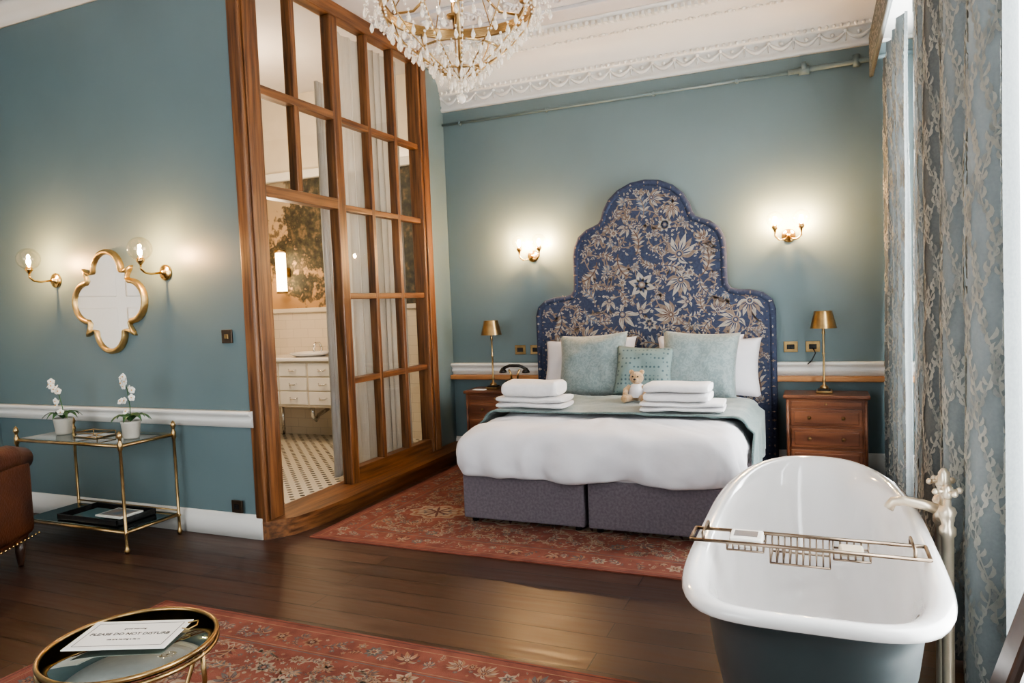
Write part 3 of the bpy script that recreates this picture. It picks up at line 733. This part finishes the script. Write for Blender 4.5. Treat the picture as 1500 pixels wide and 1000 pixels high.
towels(-.90,5.03,.706,[(.56,.30,.068,.02,2,2),(.44,.28,.125,-.01,2,-1)])
# bear
e2=empty('teddy_bear'); b=MB('body',[bearfur]); bx,by,bz=-1.295,5.42,.703; K=1.10
Pk=lambda c:(bx+c[0]*K,by+c[1]*K,bz+c[2]*K)
S=lambda c,r,sc=(1,1,1):b.sphere(Pk(c),r*K,bearfur,sc,16,12)
S((0,0,.065),.055,(1,.85,1.15)); S((0,-.005,.165),.047,(1.05,.95,.95)); S((0,-.047,.153),.02,(1.1,1,.85))
for sx in (-1,1):
    S((sx*.037,0,.205),.018,(1,.6,1))
    b.tube([Pk((sx*.045,-.01,.105)),Pk((sx*.075,-.03,.08)),Pk((sx*.07,-.06,.06))],[.022,.021,.019],bearfur,10); S((sx*.07,-.062,.058),.019)
    b.tube([Pk((sx*.03,-.02,.03)),Pk((sx*.055,-.07,.024)),Pk((sx*.065,-.10,.024))],[.028,.025,.022],bearfur,10); S((sx*.067,-.105,.03),.024,(1,.7,1.2))
ob=b.done(e2); md=ob.modifiers.new('r','REMESH'); md.mode='VOXEL'; md.voxel_size=.005; md.use_smooth_shade=True
b=MB('face_and_shirt',[black,bedwhite]); b.sphere(Pk((0,-.066,.160)),.0085,black,(1.3,.7,.9),8,6)
for sx in (-1,1): b.sphere(Pk((sx*.018,-.046,.178)),.0065,black,seg=8,rings=6)
b.tube([Pk((-.01,-.064,.145)),Pk((0,-.067,.142)),Pk((.01,-.064,.145))],.0018,black,5)
b.lathe([(.061*K,.03*K),(.062*K,.06*K),(.058*K,.09*K),(.04*K,.118*K),(.025*K,.125*K)],bedwhite,T(bx,by,bz)@Matrix.Diagonal((1,.9,1,1)),20,False)
b.done(e2)
# ================================================================== NIGHTSTANDS + LAMPS
def nightstand(x0,x1):
    b=MB('bedside_cabinet',[mahog,agedbrass]); y0,y1=6.0,6.30; ht=.69
    b.box(x0,x1,y0,y1,.08,ht-.03,mahog,.004); b.box(x0-.02,x1+.02,y0-.025,y1,ht-.03,ht,mahog,.01,3)
    b.box(x0-.01,x1+.01,y0-.012,y1,.02,.09,mahog,.006)
    for x in (x0+.03,x1-.03):
        for y in (y0+.03,y1-.03): b.lathe([(.018,.0),(.024,.015),(.02,.05)],mahog,T(x,y,0),12)
    b.box(x0+.04,x1-.04,y0-.012,y0+.01,.605,.64,mahog,.003); b.sphere(((x0+x1)/2,y0-.02,.622),.008,agedbrass,seg=8,rings=6)
    for z0,z1 in ((.45,.585),(.28,.43),(.11,.26)):
        b.box(x0+.035,x1-.035,y0-.020,y0+.01,z0,z1,mahog,.006); b.box(x0+.06,x1-.06,y0-.030,y0,z0+.022,z1-.022,mahog,.006)
        for dx in (-.12,.12):
            X_=(x0+x1)/2+dx; Z_=(z0+z1)/2; b.lathe([(0,0),(.012,0),(.008,.008),(.014,.016),(0,.022)],agedbrass,T(X_,y0-.028,Z_)@Matrix.Rotation(pi/2,4,'X'),12)
    for x in (x0+.012,x1-.012): b.cyl((x,y0-.002,.09),(x,y0-.002,ht-.04),.012,mahog)
    b.done()
nightstand(-.25,.33); nightstand(-3.07,-2.46)
shade_in=M('shade_inner',(.5,.36,.16),rough=.5,metal=.6)
def lamp(x,y):
    b=MB('bedside_lamp',[agedbrass,brass,shade_in]); z=.692
    b.box(x-.06,x+.06,y-.06,y+.06,z,z+.018,agedbrass,.005); b.box(x-.045,x+.045,y-.045,y+.045,z+.018,z+.03,black,.003)
    b.lathe([(.035,.03),(.03,.05),(.012,.06),(.009,.09),(.016,.1),(.009,.11),(.008,.3),(.013,.31),(.008,.32),(.008,.46),(.014,.47),(.01,.49),(.005,.53)],agedbrass,T(x,y,z),14)
    b.lathe([(.098,.51),(.066,.645)],agedbrass,T(x,y,z),28,False); b.lathe([(.096,.512),(.064,.643)],shade_in,T(x,y,z),28,False)
    for k in range(3): a=k*2.094; b.cyl((x,y,z+.635),(x+.065*cos(a),y+.065*sin(a),z+.635),.003,agedbrass,6)
    b.cyl((x,y,z+.5),(x,y,z+.635),.004,agedbrass,6); b.done()
lamp(.03,6.15); lamp(-2.85,6.15)
b=MB('vintage_telephone',[black,agedbrass]); tx,ty,tz=-2.595,6.07,.692
b.box(tx-.10,tx+.10,ty-.09,ty+.09,tz,tz+.03,black,.01); b.box(tx-.075,tx+.075,ty-.065,ty+.065,tz+.03,tz+.10,black,.02,3)
b.lathe([(0,0),(.05,0),(.05,.01),(.033,.014),(0,.014)],brass,T(tx,ty-.066,tz+.065)@Matrix.Rotation(radians(70),4,'X'),20)
for sx in (-1,1): b.tube([(tx+sx*.03,ty,tz+.10),(tx+sx*.035,ty,tz+.15),(tx+sx*.055,ty,tz+.19)],.009,brass)
b.tube([(tx-.11,ty,tz+.20),(tx-.05,ty,tz+.225),(tx+.05,ty,tz+.225),(tx+.11,ty,tz+.20)],.014,black)
for sx in (-1,1): b.lathe([(.013,0),(.034,-.03),(.036,-.045),(0,-.045)],black,T(tx+sx*.115,ty,tz+.205),16)
b.done()
b=MB('paper_notepad',[paper]); b.box(-3.0,-2.88,6.0,6.06,.693,.70,paper); b.done()
# ================================================================== BATH
b=MB('freestanding_bath',[enamel,bathout]); cx,cyb=-.033,2.69; hx,hy=.355,.918; n=96
def ring(ix,iy,z,up=1,nn=4.4):
    o=[]
    for k in range(n):
        a=2*pi*k/n; c,s=cos(a),sin(a)
        ex=2.6 if s>0 else nn
        X_=(abs(c)**ex+abs(s)**ex)**(-1/ex)
        x=(hx-ix)*X_*c; y=(hy-iy)*X_*s
        o.append((cx+x,cyb+y,z+up*.03*abs(y/hy)**3))
    return o
def loft(rs,mat,capend=False):
    vs=[p for r in rs for p in r]; fs=[(i*n+k,i*n+(k+1)%n,(i+1)*n+(k+1)%n,(i+1)*n+k) for i in range(len(rs)-1) for k in range(n)]
    if capend: fs.append(tuple((len(rs)-1)*n+k for k in range(n)))
    b.add(vs,fs,mat,True)
out=[(.13,.30,.0,0),(.13,.30,.06,0),(.12,.28,.07,0),(.105,.24,.16,.2),(.085,.185,.3,.4),(.06,.12,.45,.7),(.045,.08,.58,1),(.04,.06,.655,1)]
loft([ring(*o,nn=3.4) for o in out],bathout)
rim=[(.04,.06,.655,1,3.4),(.012,.02,.658,1),(-.002,0,.667,1),(-.006,-.004,.68,1),(0,0,.693,1),(.015,.015,.70,1),(.035,.035,.698,1),(.05,.055,.685,1,4),(.062,.08,.65,1,3.8),(.07,.11,.58,1,3.5),(.085,.17,.45,.7,3.2),(.11,.25,.32,.4,3),(.15,.34,.235,.2,2.8),(.21,.45,.205,0,2.6),(.28,.65,.20,0,2.4),(.33,.9,.199,0,2.2)]
loft([ring(*o) for o in rim],enamel,True)
b.lathe([(0,0),(.03,0),(.032,.006),(0,.008)],chrome,T(cx,2.3,.205),16)
b.lathe([(0,0),(.034,0),(.034,.008),(.02,.016),(0,.018)],chrome,T(cx+.272,2.16,.58)@Matrix.Rotation(radians(-80),4,'Y'),16)
for k in range(16): b.sphere((cx+.262-.010*k,2.17+.012*k,.56-.018*k),.006,chrome,seg=6,rings=4)
b.done(merge=True)
b=MB('bath_rack',[bronze,paper]); zr=.716; ra,rb=-.392,.285
for y in (2.31,2.43): b.cyl((ra,y,zr),(rb,y,zr),.006,bronze,8)
for x in (ra,rb): b.tube([(x,2.31,zr),(x,2.31,zr),(x,2.43,zr)],.006,bronze,8)
for x in (ra+.04,rb-.04): b.tube([(x,2.31,zr),(x,2.31,zr+.025),(x,2.43,zr+.025),(x,2.43,zr)],.005,bronze,8)
for x0,x1,d in ((-.28,-.17,.025),(-.15,.02,.055),(.03,.13,.025)):
    m_=int((x1-x0)/.018)
    for k in range(m_+1):
        x=x0+(x1-x0)*k/m_; b.tube([(x,2.31,zr),(x,2.315,zr-d),(x,2.425,zr-d),(x,2.43,zr)],.0026,bronze,6)
    for y in (2.315,2.425): b.cyl((x0,y,zr-d),(x1,y,zr-d),.0035,bronze,6)
b.box(-.275,-.175,2.325,2.42,zr-.020,zr+.012,paper,.006); b.box(-.262,-.19,2.345,2.40,zr+.0122,zr+.013,M('label_grey',(.12,.12,.13)))
b.box(.045,.115,2.33,2.41,zr-.021,zr-.004,M('soap_bar',(.5,.45,.36),rough=.4),.008)
b.done()
b=MB('bath_tap',[nickel,enamel]); X_=.385
for y in (2.73,2.87):
    b.lathe([(.038,0.001),(.038,.012),(.026,.02),(.019,.03),(.019,.66),(.026,.67),(.026,.69),(.018,.70),(.022,.73),(.028,.745),(.022,.76),(.012,.765),(.010,.80)],nickel,T(X_,y,0),16)
    for k in range(4):
        a=k*pi/2+.4; b.cyl((X_,y,.815),(X_+.038*cos(a),y+.038*sin(a),.815),.006,nickel,8); b.sphere((X_+.04*cos(a),y+.04*sin(a),.815),.011,nickel,seg=10,rings=8)
    b.lathe([(.012,.79),(.017,.80),(.017,.828),(.010,.835),(0,.836)],nickel,T(X_,y,0),14)
b.cyl((X_,2.73,.72),(X_,2.87,.72),.022,nickel,14); b.sphere((X_,2.80,.72),.034,nickel)
b.tube([(X_,2.8,.725),(X_-.06,2.8,.745),(X_-.12,2.8,.755),(X_-.155,2.8,.75),(X_-.17,2.8,.725)],[.02,.018,.017,.017,.018],nickel,12)
b.lathe([(.016,.74),(.012,.80),(.018,.82),(.018,.86),(.008,.875),(0,.876)],nickel,T(X_,2.8,0),14); b.done()
# ================================================================== CURTAINS
def drape(x,y0,y1,seed,nf,amp=.045): return curtain('patterned_curtain',x,y0,y1,.015,3.24,amp,nf,curtm,seed,irr=.6,leaves=True)
drape(.51,5.25,6.32,31,5,.05); drape(.525,3.42,4.62,32,4,.065); drape(.52,2.53,3.36,33,3,.07); drape(.52,.3,.75,34,3)
sh=sheer('window_voile',(.92,.92,.92),.12,.78)
curtain('voile_curtain',.68,4.2,6.2,.02,3.15,.02,16,sh,41); curtain('voile_curtain',.68,1.4,3.6,.02,3.15,.02,18,sh,42)
b=MB('curtain_pelmet',[curtm,leafm]); b.box(.39,.42,.1,6.38,3.15,3.45,curtm,.004); b.cyl((.40,.1,3.155),(.40,6.38,3.155),.010,curtm)
rng=random.Random(8); yy=.15
while yy<6.3:
    for _ in range(9):
        p=leaf2(yy+rng.uniform(0,.04),3.18+rng.uniform(0,.24),rng.uniform(0,6.28),.045,.014,4,.1); b.add([(.3885,q[0],min(3.44,max(3.17,q[1]))) for q in p],[tuple(range(len(p)))],leafm)
    yy+=.045
b.done(fixn=False)
b=MB('trim_7',[white]); b.box(.43,.79,.1,6.38,3.42,3.45,white); b.done()
# ================================================================== CHANDELIER
m_,nt,o=newmat('crystal'); p=N(nt,'ShaderNodeBsdfPrincipled'); p.inputs['Base Color'].default_value=(1,.95,.88,1); p.inputs['Roughness'].default_value=.03; p.inputs['Transmission Weight'].default_value=.7; p.inputs['IOR'].default_value=1.6
vo=N(nt,'ShaderNodeTexVoronoi'); vo.inputs['Scale'].default_value=60; nt.links.new(coords(nt),vo.inputs[0])
p.inputs['Emission Color'].default_value=(1,.82,.6,1); nt.links.new(math_(nt,'MULTIPLY',vo.outputs[0],.12),p.inputs['Emission Strength']); nt.links.new(p.outputs[0],o.inputs[0]); crystal=m_  # faint warm emission put into the crystal so the beads glow
b=MB('crystal_chandelier',[agedbrass,crystal,bulb]); qx,qy=-1.60,3.22; rng=random.Random(9)
cbulb=EM('candle_bulb',(1,.68,.38),120)
def circ(r,z,n=40): return [(qx+r*cos(2*pi*k/n),qy+r*sin(2*pi*k/n),z) for k in range(n)]
for dz in (-.018,-.009,0,.009,.018): b.tube(circ(.37,2.955+dz),.009,agedbrass,8,True)
b.tube(circ(.385,2.985),.006,agedbrass,6,True); b.tube(circ(.20,2.73,30),.006,agedbrass,6,True); b.tube(circ(.10,2.64,24),.005,agedbrass,6,True)
def bead(x,y,z,r): b.sphere((x,y,z),r,crystal,(1,1,1),6,4)
def drop(x,y,z,L=.045,w=.012): b.lathe([(.0005,0),(w*.5,-L*.25),(w,-L*.62),(w*.6,-L*.88),(.0005,-L)],crystal,T(x,y,z)@Matrix.Rotation(rng.uniform(0,3),4,'Z'),6,False); bead(x,y,z+.008,.007)
for k in range(12):
    a=2*pi*k/12; ca,sa=cos(a),sin(a)
    prf=[(.37,2.955),(.34,2.86),(.26,2.77),(.16,2.69),(.06,2.62),(.015,2.60)]
    b.tube([(qx+r*ca,qy+r*sa,z) for r,z in prf],.004,agedbrass,6)
    for i in range(26):
        t=i/25*5-1e-6; t=max(0,t); j=min(4,int(t)); f_=t-j; r=prf[j][0]*(1-f_)+prf[j+1][0]*f_; z=prf[j][1]*(1-f_)+prf[j+1][1]*f_
        bead(qx+(r+.01)*ca,qy+(r+.01)*sa,z-.006,.0065)
    if k%2==0:
        b.tube([(qx+.1*ca,qy+.1*sa,3.08),(qx+.25*ca,qy+.25*sa,2.98),(qx+.38*ca,qy+.38*sa,2.99),(qx+.43*ca,qy+.43*sa,3.06)],.007,agedbrass,8)
        b.lathe([(.0,0),(.035,.008),(.04,.02),(.012,.022),(.011,.09),(0,.09)],agedbrass,T(qx+.43*ca,qy+.43*sa,3.06),12)
        b.sphere((qx+.43*ca,qy+.43*sa,3.175),.016,cbulb,(.8,.8,1.7),10,8)
for k in range(30):
    a=2*pi*k/30; drop(qx+.40*cos(a),qy+.40*sin(a),2.925-.012*(k%2),.05)
    for j in range(6): bead(qx+.375*cos(a+.02*j),qy+.375*sin(a+.02*j),2.94-.018*j,.006)
    for j in range(1,7):
        t=j/7; aa=a+2*pi/30*t; bead(qx+.44*cos(aa),qy+.44*sin(aa),2.97-.05*sin(pi*t),.006)
    if k%2==0: drop(qx+.45*cos(a),qy+.45*sin(a),2.93,.055)
for R,z,cnt in ((.33,2.84,26),(.29,2.80,22),(.25,2.76,20),(.20,2.72,18),(.14,2.67,14),(.10,2.63,10),(.05,2.60,6)):
    for k in range(cnt): a=2*pi*(k+.3)/cnt; drop(qx+R*cos(a),qy+R*sin(a),z,.05)
for k in range(5): bead(qx,qy,2.60-.018*k,.010)
b.sphere((qx,qy,2.51),.022,crystal,(1,1,1.1),10,8)
b.cyl((qx,qy,2.6),(qx,qy,H-.05),.009,agedbrass,8); b.lathe([(.0,2.98),(.05,3.0),(.06,3.05),(.03,3.1),(.05,3.15),(.02,3.2),(.015,3.3)],brass,T(qx,qy,0),16)
b.tube(circ(.14,3.45,24),.006,brass,6,True)
for k in range(8):
    a=2*pi*k/8
    b.tube([(qx+.14*cos(a),qy+.14*sin(a),3.45),(qx+.2*cos(a),qy+.2*sin(a),3.2),(qx+.385*cos(a),qy+.385*sin(a),2.985)],.003,agedbrass,5)
b.lathe([(.0,H-.06),(.05,H-.055),(.09,H-.02),(.1,H),(0,H)],brass,T(qx,qy,0),20)
b.done()
# ================================================================== BRASS TROLLEY
b=MB('brass_console_table',[agedbrass,tabglass,smoke]); x0,x1,y0,y1=-5.08,-4.07,3.14,3.55
for x in (x0,x1):
    for y in (y0,y1):
        b.lathe([(.012,.0),(.018,.02),(.012,.035),(.010,.05),(.010,.12),(.016,.13),(.010,.14),(.010,.66),(.016,.67),(.016,.71),(.010,.72),(.010,.735),(.019,.752),(.012,.775),(.004,.785),(0,.79)],agedbrass,T(x,y,0),12)
for z in (.69,.135):
    for y in (y0,y1): b.cyl((x0,y,z),(x1,y,z),.010,agedbrass,8)
    for x in (x0,x1): b.cyl((x,y0,z),(x,y1,z),.010,agedbrass,8)
b.box(x0+.01,x1-.01,y0+.01,y1-.01,.695,.703,tabglass,.002); b.box(x0+.01,x1-.01,y0+.01,y1-.01,.14,.148,smoke,.002)
b.cyl((x0,y1,.165),(x1,y1,.165),.006,agedbrass,8)
b.done()
def orchid(x,y,z,h,seed,dx):
    rng=random.Random(seed); b=MB('potted_orchid',[pot,green,petal])
    b.lathe([(0,0),(.045,0),(.05,.01),(.06,.10),(.062,.115),(.055,.115),(.05,.10),(0,.10)],pot,T(x,y,z),24)
    b.lathe([(0,.10),(.052,.101)],M('soil',(.03,.02,.012),rough=1),T(x,y,z),20,False)
    for k in range(9):
        a=k*.72+rng.random()*.4; L=.10+.035*rng.random(); sd=Vector((-sin(a),cos(a),0))
        def fn(u,v,a=a,L=L,sd=sd):
            r=.01+L*v; w=.022*sin(pi*min(.98,max(.05,v))**.8); zz=.115+.05*sin(pi*v*.85)-.02*v
            return Vector((x+cos(a)*r,y+sin(a)*r,z+zz+abs(u-.5)*.01))+sd*((u-.5)*2*w)
        b.grid(5,9,fn,green)
    stem=[(x,y,z+.1),(x+.005,y,z+h*.5),(x+dx*.3,y-.01,z+h*.82),(x+dx*.7,y-.03,z+h*.96),(x+dx,y-.05,z+h)]
    b.tube(stem,.003,green,6)
    oc=D.materials.get('orchid_center') or M('orchid_center',(.6,.35,.1))
    for k in range(13):
        f_=k/12*2.6; i=min(2,int(f_)); p0=Vector(stem[1+i]);p1=Vector(stem[2+i])
        c=p0.lerp(p1,f_-i)+Vector((rng.uniform(-.045,.045),-.015+rng.uniform(-.03,.02),rng.uniform(-.02,.03)))
        R=Matrix.Translation(c)@rotm(radians(75)+rng.uniform(-.4,.4),0,rng.uniform(-.7,.7))
        for q in range(5):
            a=2*pi*q/5+.3; b.sphere((.013*cos(a),.013*sin(a),0),.012,petal,(1,1,.22),8,6,R)
        b.sphere((0,0,.004),.005,oc,seg=6,rings=4,mx=R)
    b.done()
orchid(-4.88,3.34,.704,.36,1,-.05); orchid(-4.20,3.33,.704,.40,2,.0)
b=MB('glass_trinket_box',[agedbrass,tabglass]); b.box(-4.66,-4.44,3.26,3.40,.704,.712,mirror,.002)
for z in (.708,.735):
    b.tube([(-4.66,3.26,z),(-4.44,3.26,z),(-4.44,3.40,z),(-4.66,3.40,z)],.0035,agedbrass,6,True)
for x in (-4.66,-4.44):
    for y in (3.26,3.40): b.cyl((x,y,.704),(x,y,.735),.003,agedbrass,6)
b.done()
b=MB('serving_tray',[black,paper]); b.box(-4.78,-4.20,3.18,3.48,.150,.156,black,.002)
for a in ((-4.78,-4.20,3.18,3.19),(-4.78,-4.20,3.47,3.48),(-4.78,-4.77,3.18,3.48),(-4.21,-4.20,3.18,3.48)): b.box(*a,.15,.19,black,.002)
b.box(-4.70,-4.44,3.22,3.42,.157,.172,M('magazine_cover',(.05,.12,.13),rough=.3),.002); b.box(-4.50,-4.26,3.25,3.43,.173,.185,paper,.002); b.box(-4.48,-4.28,3.27,3.41,.1855,.1865,M('magazine_picture',(.3,.2,.14),(.1,.15,.2),scale=12,rough=.3))
b.done()
# ================================================================== SIDE TABLE + SIGN
e3=empty('round_side_table'); b=MB('frame',[brass,smoke]); tx,ty,R=-2.055,1.575,.257; zt=.45
b.lathe([(0,zt-.012),(R-.006,zt-.012),(R-.006,zt),(0,zt)],smoke,T(tx,ty,0),64)
for r_,z in ((R,zt+.004),(R,zt-.02),(R*.62,.12)): b.tube([(tx+r_*cos(2*pi*k/64),ty+r_*sin(2*pi*k/64),z) for k in range(64)],.0075,agedbrass,8,True)
for k in range(5):
    a=2*pi*k/5+.2
    b.tube([(tx+r_*cos(a+da),ty+r_*sin(a+da),z) for r_,z,da in ((R,zt-.01,0),(R*.98,.34,.05),(R*.8,.22,.1),(R*.62,.12,.1),(R*.7,.05,.05),(R*.9,.02,0))],.008,agedbrass,8)
b.done(e3)
e4=empty('paper_sign'); b=MB('card',[paper]); mx=T(-2.09,1.60,zt+.016)@Matrix.Rotation(radians(22),4,'Z')
b.box(-.165,.165,-.10,.10,-.003,.0,paper,mx=mx); b.box(-.16,.16,-.095,.095,.0,.0005,paper,mx=mx)
for a in ((-.145,.145,-.080,-.078),(-.145,.145,.078,.080),(-.145,-.143,-.080,.080),(.143,.145,-.080,.080)): b.box(*a,.0004,.0009,ink,mx=mx)
b.done(e4)
for i,(s_,sz,yy,off) in enumerate((('PLEASE DO NOT DISTURB',.0225,-.005,.0003),('we are having a lie in',.013,-.04,.0),('good morning',.013,.035,.0))):
    t=D.curves.new('lettering','FONT'); t.body=s_; t.size=sz; t.align_x='CENTER'; t.extrude=.0003; t.offset=off; t.materials.append(ink)
    o_=D.objects.new('lettering',t); bpy.context.collection.objects.link(o_); o_.matrix_world=mx@T(0,yy,.0009); o_.parent=e4
b=MB('ribbon',[paper]); b.tube([mx@Vector(p) for p in ((.16,.07,.002),(.19,.08,.004),(.2,.05,.003),(.185,.02,.002),(.16,.03,.002))],.0025,goldm,6); b.done(e4)
# ================================================================== ARMCHAIR
b=MB('leather_armchair',[leather,darkwood,brass]); ax,ay=-4.68,2.36
mx=T(ax,ay,-.0)@Matrix.Rotation(radians(-62),4,'Z')@Matrix.Diagonal((1,1,.93,1))
b.box(-.36,.36,-.36,.36,.16,.34,leather,.04,4,mx=mx); b.box(-.27,.27,-.38,.26,.34,.47,leather,.05,5,mx=mx)
for sx in (-1,1):
    b.box(sx*.34-.07,sx*.34+.07,-.38,.34,.18,.54,leather,.05,4,mx=mx)
    b.tube([mx@Vector((sx*.35,-.40,.56)),mx@Vector((sx*.35,-.38,.56)),mx@Vector((sx*.35,.3,.58))],[.075,.085,.08],leather,18)
b.box(-.37,.37,.24,.40,.2,.72,leather,.06,5,mx=mx)
b.tube([mx@Vector((-.37,.32,.70)),mx@Vector((-.2,.34,.745)),mx@Vector((0,.35,.755)),mx@Vector((.2,.34,.745)),mx@Vector((.37,.32,.70))],.075,leather,18)
for sx in (-.30,.30):
    for sy in (-.30,.32): b.lathe([(.014,0.0),(.018,.02),(.028,.1),(.032,.17)],darkwood,mx@T(sx,sy,0),12)
for k in range(20): p=mx@Vector((-.36+.72*k/19,.405,.20)); b.sphere(tuple(p),.008,brass,seg=6,rings=4)
b.done()
# ================================================================== LEANING FRAME (right foreground)
b=MB('leaning_floor_mirror',[darkwood,mirror]); ang=math.atan(.3)
mx=T(.075,1.0,0.006)@Matrix.Rotation(ang,4,'Y')
Lh=1.9
b.box(0,.03,0,.6,0,.09,darkwood,.008,mx=mx); b.box(0,.03,0,.6,Lh-.09,Lh,darkwood,.008,mx=mx); b.box(0,.03,0,.09,.09,Lh-.09,darkwood,.008,mx=mx); b.box(0,.03,.51,.6,.09,Lh-.09,darkwood,.008,mx=mx)
b.box(.01,.02,.09,.51,.09,Lh-.09,mirror,mx=mx); b.done()
# ================================================================== LIGHTS
def area(name,loc,rot,sx,sy,power,col):
    l=D.lights.new(name,'AREA'); l.shape='RECTANGLE'; l.size=sx; l.size_y=sy; l.energy=power; l.color=col
    o=D.objects.new(name,l); o.location=loc; o.rotation_euler=rot; bpy.context.collection.objects.link(o)
day=(.97,.98,1)
for i,(a,c) in enumerate(wins): area('daylight_fill',(XR+.5,(a+c)/2,1.8),(0,radians(90),0),3.0,c-a,(110,310,470)[i],day)
area('daylight_fill',(-2.9,YF-.35,1.85),(radians(90),0,0),3.4,2.7,80,day)  # area lamp at the added window behind the camera, filling from the front
def point(loc,p,col,r=.06):
    l=D.lights.new('bathroom_fill','POINT'); l.energy=p; l.color=col; l.shadow_soft_size=r; o=D.objects.new('bathroom_fill',l); o.location=loc; bpy.context.collection.objects.link(o)
point((-4.7,5.0,3.3),34,(1,.74,.48),.15); point((-5.0,5.2,2.3),34,(1,.74,.48),.1); point((-4.1,4.6,1.9),16,(1,.8,.58),.1)  # fill points added to brighten the bathroom, clear of its lamp fittings
w=D.worlds.new('sky'); bpy.context.scene.world=w; w.use_nodes=True; bg=w.node_tree.nodes['Background']; bg.inputs[0].default_value=(.95,.97,1,1); bg.inputs[1].default_value=2.6
# ================================================================== CAMERA
X=Vector((.919,.015,.394));Y=Vector((.393,.0655,-.917)); X.normalize();Y=(Y-X*Y.dot(X)).normalized();Z=X.cross(Y)
cd=D.cameras.new('camera'); cam=D.objects.new('camera',cd); bpy.context.collection.objects.link(cam)
cd.sensor_width=36; cd.lens=1050/1500*36; cd.clip_start=.05
cam.matrix_world=T(0,0,1.5)@Matrix((X,Y,Z)).to_4x4()
bpy.context.scene.camera=cam
vs_=bpy.context.scene.view_settings
vs_.view_transform='AgX'; vs_.look='AgX - Medium High Contrast'; vs_.exposure=.68
